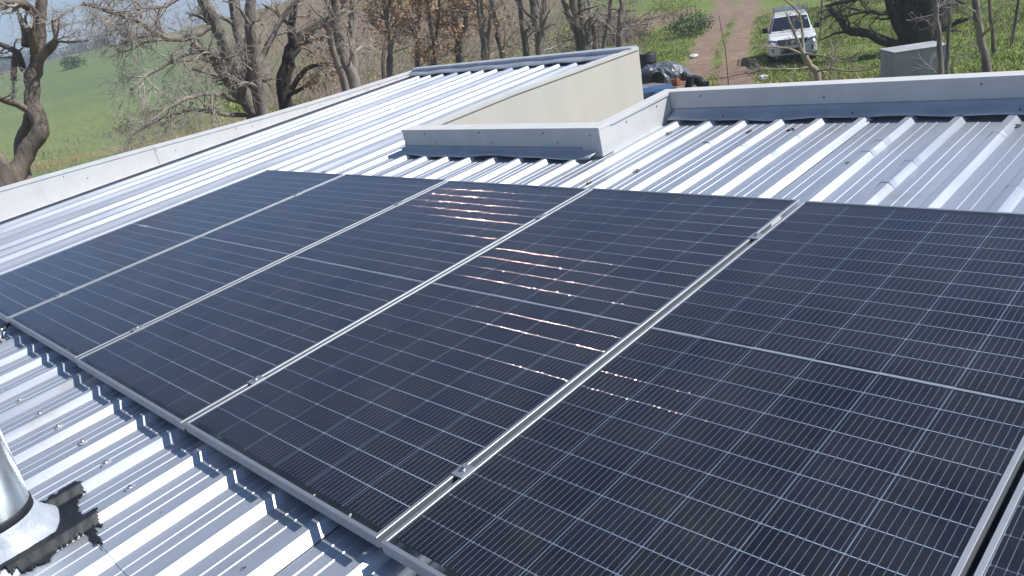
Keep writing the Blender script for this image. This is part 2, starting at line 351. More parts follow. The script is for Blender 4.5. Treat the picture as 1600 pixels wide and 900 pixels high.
# barge trim down the right edge of the tall part
b = MB(); b.loft([[(U_N - 0.085, v, ZPAN + RH + 0.004), (U_N - 0.080, v, z + 0.052), (U_N + 0.010, v, z + 0.056), (U_N + 0.010, v, z + 0.030), (U_N - 0.07, v, z + 0.0)] for v, z in ((V_NOTCH + 0.02, 0.008), (4.3, -0.002), (5.2, -0.034), (V_TOP + 0.1, -0.068))])
b.build('barge_trim', M['white_metal'], house)
# parapet of the notch: front face, return, long rear face
T = 0.11; TF = 0.08; ZT = 0.100
coping_box('parapet', (U_N - 0.045, V_NOTCH, ZPAN - 0.3), (U_E - 0.045, V_NOTCH + T, ZT))
coping_box('parapet', (U_E - T + 0.03, V_NOTCH + T + 0.002, ZPAN - 0.3), (U_E - 0.005, V_FAR + TF, ZT - 0.003))
coping_box('parapet', (U_E - 0.003, V_FAR, ZPAN - 0.3), (U_R + 0.1, V_FAR + TF, ZT - 0.001))
# sheet-metal corner piece and cap lips
coping_box('corner_cover', (U_E - 0.150, V_NOTCH - 0.008, ZPAN + 0.01), (U_E + 0.002, V_NOTCH + 0.012, ZT - 0.010), 'bent corner cover of the white parapet', bevelw=0.006)
coping_box('corner_cover', (U_E - 0.0045, V_NOTCH - 0.006, ZPAN + 0.012), (U_E + 0.004, V_NOTCH + T + 0.004, ZT - 0.012), bevelw=0.003)
coping_box('cap_lip', (U_N - 0.052, V_NOTCH - 0.007, ZT - 0.016), (U_E + 0.006, V_NOTCH + T + 0.01, ZT + 0.003), bevelw=0.002)
coping_box('cap_lip', (U_E - T + 0.022, V_NOTCH + T + 0.012, ZT - 0.02), (U_E + 0.003, V_FAR + TF + 0.006, ZT + 0.001), bevelw=0.002)
coping_box('cap_lip', (U_E + 0.004, V_FAR - 0.007, ZT - 0.014), (6.1, V_FAR + TF + 0.008, ZT + 0.004), bevelw=0.002)
coping_box('cap_lip', (6.103, V_FAR - 0.009, ZT - 0.016), (U_R + 0.1, V_FAR + TF + 0.01, ZT + 0.006), bevelw=0.002)
wavy_flashing('wavy_flashing', (U_N - 0.04, V_NOTCH - 0.002), (U_E - 0.03, V_NOTCH - 0.002), (0, -1), -0.024, ZLIP - 0.003, 0.085)
wavy_flashing('wavy_flashing', (U_E + 0.01, V_FAR - 0.002), (6.4, V_FAR - 0.002), (0, -1), -0.012, ZLIP - 0.004, 0.085)
wavy_flashing('wavy_flashing', (6.36, V_FAR - 0.005), (U_R, V_FAR - 0.005), (0, -1), -0.010, ZLIP - 0.001, 0.085)
# screws
scr = MB(); scr.tube([(0, 0.004, 0), (0, -0.003, 0), (0, -0.006, 0)], [0.0042, 0.0042, 0.0025], 8); scr_me = scr.mesh('screw', M['screw'])
def screw(u, v, z, rz=0, rx=0):
    o = link('screw', scr_me, house); o.location = (u, v, z); o.rotation_euler = (rx, 0, rz)
for i, u in enumerate(np.arange(1.25, 2.8, 0.62)): screw(u, V_NOTCH - 0.008, 0.078 if i % 2 else 0.070); screw(u + 0.11, V_NOTCH, 0.004)
for i, u in enumerate(np.arange(3.2, 9.8, 0.83)): screw(u, V_FAR - 0.003, 0.066 - 0.04 * (i % 2)); screw(u + 0.2, V_FAR - 0.09, ZLIP + 0.012, 0, -0.9)
for v in np.arange(0.6, 6.2, 0.95): screw(U_L + 0.003, v, zt(v) - 0.045, R(90)); screw(U_L + 0.001, v + 0.2, ZPAN + 0.5 * (zt(v) - ZPAN), R(90))
for v in (3.35, 3.7): screw(U_E - 0.004, v, 0.05, R(90))
screw(U_E - 0.07, V_NOTCH - 0.009, 0.055)
# walls stand upright under the roof
wall = link('wall', None)
def uw(u, v, n=ZPAN): return RM @ Vector((u, v, n))
def upright(pts, mt, thick=0.2):
    """one storey of wall along roof points; outer face on the line, body to the left of travel"""
    b = MB()
    for (p, q) in zip(pts[:-1], pts[1:]):
        P = uw(*p); Qv = uw(*q); d = (Qv - P); d.z = 0; nrm = Vector((-d.y, d.x, 0)).normalized() * thick
        ring = lambda X: [Vector((X.x, X.y, GZ - 0.4)), Vector((X.x, X.y, X.z)), Vector((X.x + nrm.x, X.y + nrm.y, X.z)), Vector((X.x + nrm.x, X.y + nrm.y, GZ - 0.4))]
        b.loft([ring(P), ring(Qv)])
    o = b.build('wall', M[mt], house); o.matrix_parent_inverse = RM.inverted(); return o
bpy.data.objects.remove(wall)
upright([(U_N, V_NOTCH + T, 0.040), (U_N, 4.3, 0.031), (U_N, 5.2, -0.001), (U_N, V_TOP + 0.11, -0.036)], 'plaster')
upright([(U_N + 0.003, V_NOTCH + T - 0.05, -0.2), (U_E - 0.06, V_NOTCH + T - 0.05, -0.2)][::-1], 'plaster')
upright([(U_E - 0.08, V_FAR + 0.1, -0.2), (U_E - 0.08, V_NOTCH + 0.1, -0.2)][::-1], 'plaster')
upright([(U_R, V_FAR + 0.06, -0.2), (U_E - 0.05, V_FAR + 0.06, -0.2)], 'plaster')
upright([(U_N - 0.01, V_TOP + 0.10, -0.25), (U_L - 0.09, V_TOP + 0.10, -0.25)], 'plaster')
upright([(U_L - 0.11, V_TOP + 0.09, -0.25), (U_L - 0.11, V_NEAR + 0.1, -0.25)], 'plaster')
upright([(U_L - 0.1, V_NEAR + 0.15, -0.2), (U_R, V_NEAR + 0.15, -0.2)], 'plaster')
upright([(U_R - 0.01, V_NEAR + 0.16, -0.2), (U_R - 0.01, V_FAR + 0.1, -0.2)], 'plaster')

# crimps where the rib tops are dented or lapped
for px, py, L_ in ((1113, 221, .02), (1161, 226, .025), (1245, 212, .02), (1210, 238, .03), (1241, 266, .02), (1387, 217, .03), (1363, 235, .02), (1430, 249, .03), (1397, 283, .025), (1570, 192, .16), (1592, 288, .03), (455, 212, .03), (620, 170, .03), (745, 135, .02)):
    u, v = roof_uv(px, py, ZPAN + RH); k_ = round((u - U0) / PITCH); r = U0 + k_ * PITCH; j_ = jit.get(k_, 0); e_ = 0.0025
    b = MB(); b.loft([[(r - TOPW - SD * 0.9 - e_, v + y, ZPAN + RH * 0.1), (r - TOPW - e_ * f, v + y, ZPAN + RH + e_ * f + 0.0012), (r + e_ * f, v + y, ZPAN + RH + e_ * f + 0.0012), (r + (SD + j_) * 0.9 + e_, v + y, ZPAN + RH * 0.1)] for y, f in ((-L_, 0.3), (-L_ * 0.8, 1.3), (L_ * 0.3, 1.0), (L_, 0.5))], closed=False)
    o = b.build('rib_crimp', M['roof'], house); sm = o.modifiers.new('thickness', 'SOLIDIFY'); sm.thickness = 0.0012

# ---------------------------------------------------------------- solar panels
PW, PL, FR, FH = 1.134, 2.330, 0.013, 0.035
CWID, CLEN, GAPU, GAPV, MIDG = 0.1808, 0.0919, 0.0034, 0.0019, 0.020
MU = (PW - 6 * CWID - 5 * GAPU) / 2; MV = (PL - 24 * CLEN - 22 * GAPV - MIDG) / 2
ZC = -0.0045
vrow = []; v = MV
for i in range(24):
    vrow.append(v + CLEN / 2); v += CLEN + (MIDG if i == 11 else GAPV)
ucol = [MU + CWID / 2 + j * (CWID + GAPU) for j in range(6)]
# meshes shared by all panels
b = MB(); hw, hl, ch = CWID / 2, CLEN / 2, 0.004
oct_ = [(-hw + ch, -hl), (hw - ch, -hl), (hw, -hl + ch), (hw, hl - ch), (hw - ch, hl), (-hw + ch, hl), (-hw, hl - ch), (-hw, -hl + ch)]
b.loft([[(x, y, -0.0012) for x, y in oct_], [(x, y, 0) for x, y in oct_]]); CELL = b.mesh('cell', M['cell'])
b = MB()
for a_, c_ in (((0, 0), (PW, 0)), ((PW, 0), (PW, PL)), ((PW, PL), (0, PL)), ((0, PL), (0, 0))):
    pass
def frame_ring(off, z): return [(off, off, z), (PW - off, off, z), (PW - off, PL - off, z), (off, PL - off, z)]
b = MB(); rs = [frame_ring(0.0, -FH), frame_ring(0.0, -0.0012), frame_ring(0.0012, 0.0), frame_ring(FR - 0.001, 0.0), frame_ring(FR, -0.001), frame_ring(FR, -0.008), frame_ring(0.002, -0.0085), frame_ring(0.002, -FH + 0.002), frame_ring(0.005, -FH + 0.002), frame_ring(0.005, -FH), frame_ring(0.0, -FH)]
b.loft(rs, caps=False); FRAME = b.mesh('frame', M['alu'])
# glass pane, gently uneven
b = MB(); b.box((FR - 0.004, FR - 0.004, -0.0045 + 0.0006), (PW - FR + 0.004, PL - FR + 0.004, -0.0022)); 
GLASS = b.mesh('glass', M['glass'])
GLASS2 = None
# wires: one polyline per half panel, dipping at every cell gap
NB = 10
def wires_mesh():
    V = []; Q = []; w2, h = 0.0006, 0.0003
    prof = [(-w2, 0), (-w2 * 0.6, h * 0.8), (w2 * 0.6, h * 0.8), (w2, 0)]
    rg = random.Random(3)
    for half in (0, 1):
        rows = vrow[12 * half:12 * half + 12]
        for cu in ucol:
            for bi in range(NB):
                x = cu - CWID / 2 + CWID * (bi + 0.5) / NB; pts = []
                for i, rv in enumerate(rows):
                    pts += [(rv - CLEN / 2 + 0.003, 0.0001), (rv + CLEN / 2 - 0.003, 0.0001)]
                base = len(V)
                for (yv, z) in pts:
                    for px, pz in prof: V.append((x + px, yv, ZC + z + pz))
                n = len(pts)
                for i in range(n - 1):
                    for j in range(3):
                        a = base + i * 4 + j; Q.append((a, a + 1, a + 5, a + 4))
    return fastmesh('busbar_wires', V, Q, M['wire'], smooth=True)
WIRES = wires_mesh()
def joint_mesh(seed, dull=False):
    """ribbon joints over one cell gap: a thin strip plus the bent wire ends, each bend a little different"""
    rg = random.Random(seed); b = MB(); L = PW - 2 * MU
    for cu in ucol:
        for bi in range(NB):
            if rg.random() < 0.04: continue
            x = cu - CWID / 2 + CWID * (bi + 0.5) / NB; w = rg.uniform(0.0013, 0.0025); h = rg.uniform(0.0, 0.00012); tl = rg.gauss(0, 0.00012); yaw = rg.gauss(0, 0.0002)
            rings = []
            for yy, zz in ((-0.0042, 0.0), (-0.0018, h), (0.0018, h + tl), (0.0042, 0.0)):
                rings.append([(x - w + yaw, yy, zz - 0.0006), (x - w * 0.7, yy, zz + 0.0006), (x, yy, zz + 0.0010), (x + w * 0.7, yy, zz + 0.0006), (x + w - yaw, yy, zz - 0.0006)])
            b.loft(rings, closed=False)
    n0 = len(b.f)
    b.box((MU, -GAPV / 2 + 0.0001, -0.0014), (PW - MU, GAPV / 2 - 0.0001, -0.0002), m=1)
    return b.mesh('ribbon_joint', [M['ribbon_dull' if dull else 'ribbon'], M['gapline']], smooth=True)
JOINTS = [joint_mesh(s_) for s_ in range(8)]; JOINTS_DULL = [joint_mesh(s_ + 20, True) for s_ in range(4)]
b = MB()
for j, cu in enumerate(ucol): b.box((cu - CWID / 2 - GAPU / 2 + 0.0004, -0.0055, -0.0010), (cu + CWID / 2 + GAPU / 2 - 0.0004, 0.0055 - 0.0016 * (j % 2), 0.0003 + 0.0001 * (j % 3)))
BUS = b.mesh('bus_strip', M['bus'])
b = MB(); b.box((-GAPU / 2 + 0.0002, MV, -0.0012), (GAPU / 2 - 0.0002, PL / 2 - 0.0065, -0.0006)); b.box((-GAPU / 2 + 0.0002, PL / 2 + 0.0065, -0.0012), (GAPU / 2 - 0.0002, PL - MV, -0.0006)); COLGAP = b.mesh('column_strip', M['column_gap'])
GU = [i * (PW + 0.020) for i in range(6)]
labels = ['dark solar panel nearest the left parapet, first of the row', 'dark solar panel second from the left parapet, below the tall roof part', 'black solar panel in front of the notched parapet, third from the left',
          'black solar panel in the middle with bright sun glints, fourth from the left', 'large black solar panel at right with its pale middle strip reaching the picture edge', 'solar panel cut off at the lower right corner of the picture']
# sun glints shaped in: chosen rows are bent to flash along a set line
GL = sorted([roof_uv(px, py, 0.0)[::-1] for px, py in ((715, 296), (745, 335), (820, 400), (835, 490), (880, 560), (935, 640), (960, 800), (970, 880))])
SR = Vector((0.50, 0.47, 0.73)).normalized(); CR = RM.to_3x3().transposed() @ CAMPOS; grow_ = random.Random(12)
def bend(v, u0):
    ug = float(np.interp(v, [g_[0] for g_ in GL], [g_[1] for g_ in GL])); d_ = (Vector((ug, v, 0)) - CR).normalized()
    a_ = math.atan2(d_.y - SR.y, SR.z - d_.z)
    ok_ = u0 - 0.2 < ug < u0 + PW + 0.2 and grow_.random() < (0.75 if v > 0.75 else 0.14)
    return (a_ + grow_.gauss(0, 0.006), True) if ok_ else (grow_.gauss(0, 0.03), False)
for i, u in enumerate(GU):
    dv = (0.0, 0.004, -0.003, 0.0, -0.004, 0.003)[i]
    p = empty('solar_panel', labels[i], 'solar panel', RM @ Matrix.Translation((u, dv, 0.0015 * (i % 2))), 'solar panels in one row on the roof')
    link('frame', FRAME, p); link('glass', GLASS, p)
    tag(link('busbar_wires', WIRES, p), kind='stuff')
    for cu in ucol[:-1]:
        o = link('column_strip', COLGAP, p); o.location = (cu + CWID / 2 + GAPU / 2, 0, ZC)
    o = link('bus_strip', BUS, p); o.location = (0, PL / 2, ZC)
    for r_, rv in enumerate(vrow):
        for cu in ucol:
            o = link('cell', CELL, p); o.location = (cu, rv, ZC); o.rotation_euler = (random.gauss(0, 0.002), random.gauss(0, 0.0012), 0)
        if r_ not in (11, 23):
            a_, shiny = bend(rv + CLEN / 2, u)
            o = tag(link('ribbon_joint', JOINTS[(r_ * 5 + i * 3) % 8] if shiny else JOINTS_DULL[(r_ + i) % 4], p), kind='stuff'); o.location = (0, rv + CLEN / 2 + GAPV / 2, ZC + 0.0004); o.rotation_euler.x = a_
# mounting rails run across the ribs below the panels
def rail(v, label):
    b = MB(); z0 = ZPAN + RH + 0.003; z1 = -FH - 0.001
    ring = lambda u: [(u, v - 0.02, z0), (u, v + 0.02, z0), (u, v + 0.02, z1), (u, v + 0.007, z1), (u, v + 0.007, z1 - 0.012), (u, v - 0.007, z1 - 0.012), (u, v - 0.007, z1), (u, v - 0.02, z1)]
    b.loft([ring(-0.06), ring(7.0)])
    r_ = empty('mounting_rail', label, 'rail', RM, 'mounting rails under the panels'); b.build('rail_profile', M['alu'], r_)
    f = MB(); f.box((-0.02, -0.03, 0), (0.02, 0.045, 0.0022)); f.box((-0.02, 0.0205, 0.0022), (0.02, 0.026, 0.024)); f.tube([(0, 0.02, 0.014), (0, 0.034, 0.014)], 0.006, 8); fm = f.mesh('foot', M['alu'])
    for k in range(-16, 12, 4):
        o = link('foot', fm, r_); o.location = (U0 + k * PITCH - TOPW / 2, v, ZPAN + RH + 0.001)
rail(0.30, 'aluminium mounting rail under the near ends of the solar panels'); rail(1.92, 'aluminium mounting rail under the far ends of the solar panels')
# clamps between neighbours
def clamp(u, v, label):
    c = empty('panel_clamp', label, 'clamp', RM @ Matrix.Translation((u, v, 0)), 'mid clamps between the panels')
    b = MB(); b.box((-0.021, -0.026, 0.0012), (0.021, 0.026, 0.0055)); b.box((-0.0075, -0.0255, -0.034), (-0.0055, 0.0255, 0.0012)); b.box((0.0055, -0.0255, -0.034), (0.0075, 0.0255, 0.0012))
    b.build('clamp_body', M['alu'], c, bevel=0.001)
    b = MB(); b.tube([(0, 0, 0.0056), (0, 0, 0.012)], 0.0075, 6); b.build('bolt', M['steel'], c)
    b = MB(); b.tube([(0, 0, 0.0121), (0, 0, 0.0125)], 0.004, 6); b.build('socket', M['screw'], c)
names = ['first', 'second', 'third', 'fourth', 'fifth']
for i in range(5):
    u = GU[i + 1] - 0.010
    clamp(u, 0.295, f'silver mid clamp near the lower end of the {names[i]} gap between panels from the left')
    clamp(u, 1.925, f'silver mid clamp near the upper end of the {names[i]} gap between panels from the left')
# cable gland hanging out under the first gap
g = empty('cable_connector', 'shiny cable connector hanging under the lower end of the leftmost panel gap', 'connector', RM @ Matrix.Translation((GU[1] - 0.03, -0.035, -0.028)))
b = MB(); b.tube([(0, 0.15, 0.02), (0.01, 0.05, 0.0), (0.03, -0.02, -0.03), (0.06, -0.04, -0.05)], [0.006, 0.006, 0.012, 0.012], 10); b.build('cable', M['screw'], g, smooth=True)
b = MB(); b.tube([(0.030, -0.015, -0.022), (0.038, -0.022, -0.026), (0.040, -0.024, -0.027), (0.085, -0.052, -0.050), (0.088, -0.054, -0.052)], [0.024, 0.024, 0.019, 0.019, 0.014], 12); b.build('metal_sleeve', M['steel'], g, smooth=True)
# sticker on the side of the fifth panel's frame
b = MB(); b.box((0, 0, 0), (0.0008, 0.085, 0.018)); o = b.build('frame_sticker', M['label']); o.matrix_world = RM @ Matrix.Translation((GU[4] - 0.0195, 2.07, -0.021))
tag(o, 'white sticker on the frame side in the gap left of the large right panel', 'sticker')

# ---------------------------------------------------------------- flue pipe with boot and bitumen
def roof_z(u):
    x = (u - (U0 + SD)) % PITCH            # 0 = foot of the rib's right side
    pan = PITCH - TOPW - 2 * SD
    if x < pan: return ZPAN
    if x < pan + SD: return ZPAN + RH * (x - pan) / SD
    if x < pan + SD + TOPW: return ZPAN + RH
    return ZPAN + RH * (PITCH - x) / SD
FU, FV, FRAD = 3.36, -0.62, 0.125
base = uw(FU, FV, ZPAN)
flue = empty('flue_pipe', 'galvanised flue pipe with silver boot and black sealant at the lower left', 'flue', Matrix.Translation(base))
def ringz(r, z, n=40, wob=0.0, sl=1.0): return [(r * math.cos(a) * (1 + wob * math.sin(3 * a + 1) + wob * 0.6 * math.sin(7 * a)), r * math.sin(a) * (1 + wob * math.sin(3 * a + 1)), z + sl * math.tan(TH) * r * math.sin(a)) for a in [2 * math.pi * j / n for j in range(n)]]
b = MB(); b.loft([ringz(FRAD, -0.05, sl=0), ringz(FRAD, 0.13, sl=0), ringz(FRAD * 1.001, 0.131, sl=0), ringz(FRAD, 0.75, sl=0), ringz(FRAD * 1.012, 0.752, sl=0), ringz(FRAD * 1.012, 0.775, sl=0), ringz(FRAD, 0.777, sl=0), ringz(FRAD, 1.6, sl=0)], caps=False); b.build('pipe', M['galv_pipe'], flue, smooth=True)
b = MB(); b.loft([ringz(FRAD + 0.001, 0.125, sl=0.2), ringz(FRAD + 0.004, 0.122, sl=0.2), ringz(FRAD + 0.005, 0.098, sl=0.3), ringz(FRAD + 0.002, 0.092, sl=0.3)], caps=False); b.build('sealant_band', M['bitumen'], flue, smooth=True)
b = MB(); b.loft([ringz(FRAD + 0.003, 0.100, sl=0.3), ringz(FRAD + 0.010, 0.085, 40, 0.01), ringz(FRAD + 0.018, 0.055, 40, 0.02), ringz(FRAD + 0.036, 0.034, 40, 0.035), ringz(FRAD + 0.062, 0.012, 40, 0.06), ringz(FRAD + 0.066, 0.002, 40, 0.06)], caps=False)
o = b.build('boot', M['silver'], flue, smooth=True)
# bitumen brushed over pan and ribs round the boot
b = MB(); st = 0.004; idx = {}
PATCH = [roof_uv(x, y, ZPAN + 0.01) for x, y in ((70, 790), (95, 775), (105, 765), (132, 757), (126, 772), (118, 790), (130, 806), (152, 803), (158, 816), (143, 823), (160, 850), (149, 847), (130, 832), (105, 846), (62, 880), (30, 893), (-10, 903), (-60, 905), (-60, 840), (20, 800))]
def inside(u, v):
    q0 = Vector((u * 22, v * 60, 3.0)); u += 0.030 * mnoise.noise(q0) + 0.012 * mnoise.noise(q0 * 2.7); v += 0.014 * mnoise.noise(q0 * 1.3 + Vector((9, 4, 2))) + 0.006 * mnoise.noise(q0 * 3.1)
    c = False; n = len(PATCH)
    for k in range(n):
        (x0, y0), (x1, y1) = PATCH[k], PATCH[(k + 1) % n]
        if (y0 > v) != (y1 > v) and u < (x1 - x0) * (v - y0) / (y1 - y0) + x0: c = not c
    return c and math.hypot(u - FU, v - FV) > 0.12
nu = 90
for i in range(-90, 165):
    for j in range(-105, 105):
        u, v_ = FU + i * st, FV + j * st
        if inside(u, v_):
            q = []
            for di, dj in ((0, 0), (1, 0), (1, 1), (0, 1)):
                kk = (i + di, j + dj)
                if kk not in idx:
                    uu, vv = FU + kk[0] * st, FV + kk[1] * st
                    idx[kk] = len(b.v); b.v.append(tuple(uw(uu, vv, roof_z(uu) + 0.0065 + 0.0010 * math.sin(uu * 90 + vv * 60) * math.sin(vv * 80)) - base))
                q.append(idx[kk])
            b.f.append(tuple(q)); b.m.append(0)
o = b.build('bitumen_patch', M['bitumen'], flue, smooth=True); s = o.modifiers.new('thickness', 'SOLIDIFY'); s.thickness = 0.0012

# ---------------------------------------------------------------- trees
def bark(name, c1, c2): return mat(name, c1, 0.95, 0, scale=3.0, col2=c2, bump=0.9, bscale=14, stretch=(1, 1, 0.35), spec=0.15, dist=0.03)
M['bark_grey'] = bark('grey_bark', (0.125, 0.112, 0.10), (0.30, 0.265, 0.235))
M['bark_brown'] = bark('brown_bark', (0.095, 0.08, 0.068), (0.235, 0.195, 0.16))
M['bark_dark_backlit'] = bark('dark_and_backlit_bark', (0.030, 0.026, 0.023), (0.075, 0.064, 0.055))  # backlit dark of the right-hand tree put into the colour; forked tree shares it
M['twig_grey'] = mat('grey_twig', (0.34, 0.305, 0.275), 0.9, 0, 0.35, 1.5, spec=0.2)
M['twig_brown'] = mat('brown_twig', (0.30, 0.245, 0.21), 0.9, 0, 0.35, 1.5, spec=0.2)
M['twig_backlit'] = mat('backlit_twig', (0.048, 0.040, 0.035), 0.9, 0, 0.35, 1.5, spec=0.2)  # twigs seen against the light: their shade is put into the colour
M['twig_pale'] = mat('pale_twig', (0.30, 0.26, 0.21), 0.85, 0, 0.25, 3, spec=0.2)
M['rust_leaf'] = mat('rust_leaf', (0.40, 0.23, 0.125), 0.8, 0, scale=1.2, col2=(0.52, 0.35, 0.20), spec=0.2)

class Tubes:
    def __init__(s): s.V = []; s.Q = []; s.n = 0
    def add(s, P, r, k):
        P = np.asarray(P, float); n = len(P); r = np.asarray(r, float)
        T = np.empty_like(P); T[1:-1] = P[2:] - P[:-2]; T[0] = P[1] - P[0]; T[-1] = P[-1] - P[-2]
        T /= np.linalg.norm(T, axis=1)[:, None] + 1e-9
        a = np.array([0.31, 0.87, 0.22]) if abs(T[0, 2]) > 0.5 else np.array([0.1, 0.2, 0.97])
        A_ = a - T * (T @ a)[:, None]; A_ /= np.linalg.norm(A_, axis=1)[:, None] + 1e-9; B_ = np.cross(T, A_)
        an = np.arange(k) * 2 * np.pi / k
        ring = P[:, None] + (A_[:, None] * np.cos(an)[None, :, None] + B_[:, None] * np.sin(an)[None, :, None]) * r[:, None, None]
        s.V.append(ring.reshape(-1, 3))
        i = s.n + np.arange(n * k).reshape(n, k); j = np.roll(i, -1, 1)
        s.Q.append(np.stack([i[:-1], j[:-1], j[1:], i[1:]], -1).reshape(-1, 4)); s.n += n * k
    def mesh(s, name, m, smooth=True): return fastmesh(name, np.concatenate(s.V), np.concatenate(s.Q), m, smooth=smooth)

class Tree:
    def __init__(s, seed): s.big = Tubes(); s.fine = Tubes(); s.g = np.random.default_rng(seed); s.tips = []
    def rnd(s, a, b): return float(s.g.uniform(a, b))
    def limb(s, P, r0, r1, k=8, wob=0.03, fine=False):
        """a limb through given points, subdivided with a little wander"""
        P = [np.array(p, float) for p in P]; out = []; L = sum(np.linalg.norm(b_ - a_) for a_, b_ in zip(P[:-1], P[1:]))
        for i in range(len(P) - 1):
            p0 = P[max(i - 1, 0)]; p1 = P[i]; p2 = P[i + 1]; p3 = P[min(i + 2, len(P) - 1)]
            for t in (0, 0.25, 0.5, 0.75):
                out.append(0.5 * ((2 * p1) + (-p0 + p2) * t + (2 * p0 - 5 * p1 + 4 * p2 - p3) * t * t + (-p0 + 3 * p1 - 3 * p2 + p3) * t ** 3))
        out.append(P[-1]); out = np.array(out); out[1:-1] += s.g.normal(0, wob * L / 10, out[1:-1].shape)
        r = np.linspace(r0, r1, len(out)) * (1 + s.g.normal(0, 0.05, len(out)))
        (s.fine if fine else s.big).add(out, r, k); return out, r
    def grow(s, p, d, L, r, depth, spec):
        """spec: per depth (children, length factor, angle, wander, droop)"""
        n = 5 if depth > 1 else 6
        nch, lf, ang, wan, droop = spec[min(depth, len(spec) - 1)]
        d = d / np.linalg.norm(d); P = [p]; st = L / (n - 1); q = p.copy(); dd = d.copy()
        for i in range(n - 1):
            dd = dd + s.g.normal(0, wan, 3) + np.array([0, 0, -droop]); dd /= np.linalg.norm(dd); q = q + dd * st; P.append(q)
        P = np.array(P); rr_ = np.linspace(r, max(r * 0.35, 0.0035), n)
        (s.big if r > 0.05 else s.fine).add(P, rr_, 6 if r > 0.05 else (4 if r > 0.015 else 3))
        if depth + 1 >= len(spec): s.tips.append(P[-1]); s.tips.append(P[2]); return
        s.sprout(P, rr_, L, depth, spec)
    def sprout(s, P, rr_, L, depth, spec, t0=0.25, nch=None):
        n_, lf, ang, wan, droop = spec[min(depth, len(spec) - 1)]
        nch = n_ if nch is None else nch
        for c in range(nch):
            t = s.rnd(t0, 1.0); x = t * (len(P) - 1); i = min(int(x), len(P) - 2); f_ = x - i
            q = P[i] * (1 - f_) + P[i + 1] * f_; tg = P[i + 1] - P[i]; tg /= np.linalg.norm(tg) + 1e-9
            a = s.g.normal(0, 1, 3); a -= tg * (a @ tg); a /= np.linalg.norm(a) + 1e-9
            an = R(s.rnd(ang * 0.55, ang * 1.35)); dd = tg * math.cos(an) + a * math.sin(an)
            rad = (rr_[i] * (1 - f_) + rr_[i + 1] * f_) * s.rnd(0.24, 0.46)
            s.grow(q, dd, L * lf * s.rnd(0.6, 1.25) * (1.15 - 0.5 * t), max(rad, 0.0035), depth + 1, spec)
    def finish(s, name, label, m_big, m_fine, group=None, cat='tree', leaves=0, lsize=0.06, extra=None, base=None):
        base = Vector(base) if base is not None else Vector((0, 0, 0))
        o = empty(name, label, cat, Matrix.Translation(base), group)
        off = np.array(base)
        s.big.V = [v_ - off for v_ in s.big.V]; link('trunk', s.big.mesh('trunk', m_big), o)
        if s.fine.V:
            s.fine.V = [v_ - off for v_ in s.fine.V]; link('crown', s.fine.mesh('crown', m_fine), o)
        if leaves and s.tips:
            T_ = np.array(s.tips) - off; pick = T_[s.g.integers(0, len(T_), leaves)] + s.g.normal(0, 0.10, (leaves, 3))
            tag(link('leaves', leaf_mesh('leaves', pick, lsize, s.g, M['rust_leaf']), o), kind='stuff')
        return o
def leaf_mesh(name, C_, size, g, m, flat=0.0):
    n = len(C_); a = g.normal(0, 1, (n, 3)); a[:, 2] *= (1 - flat); a /= np.linalg.norm(a, axis=1)[:, None]
    b_ = g.normal(0, 1, (n, 3)); b_ -= a * (a * b_).sum(1)[:, None]; b_ /= np.linalg.norm(b_, axis=1)[:, None]
    sz = (size * g.uniform(0.5, 1.3, n))[:, None]
    V = np.stack([C_ - a * sz, C_ + b_ * sz * 0.45, C_ + a * sz, C_ - b_ * sz * 0.45], 1).reshape(-1, 3)
    return fastmesh(name, V, np.arange(4 * n).reshape(n, 4), m)
def gpt(px, py, t, dz=0):                         # ground point under a seen point
    p = at(px, py, t); return np.array([p.x, p.y, float(ground(p.x, p.y)) - 0.1 + dz])
def A_(px, py, t): return np.array(at(px, py, t))

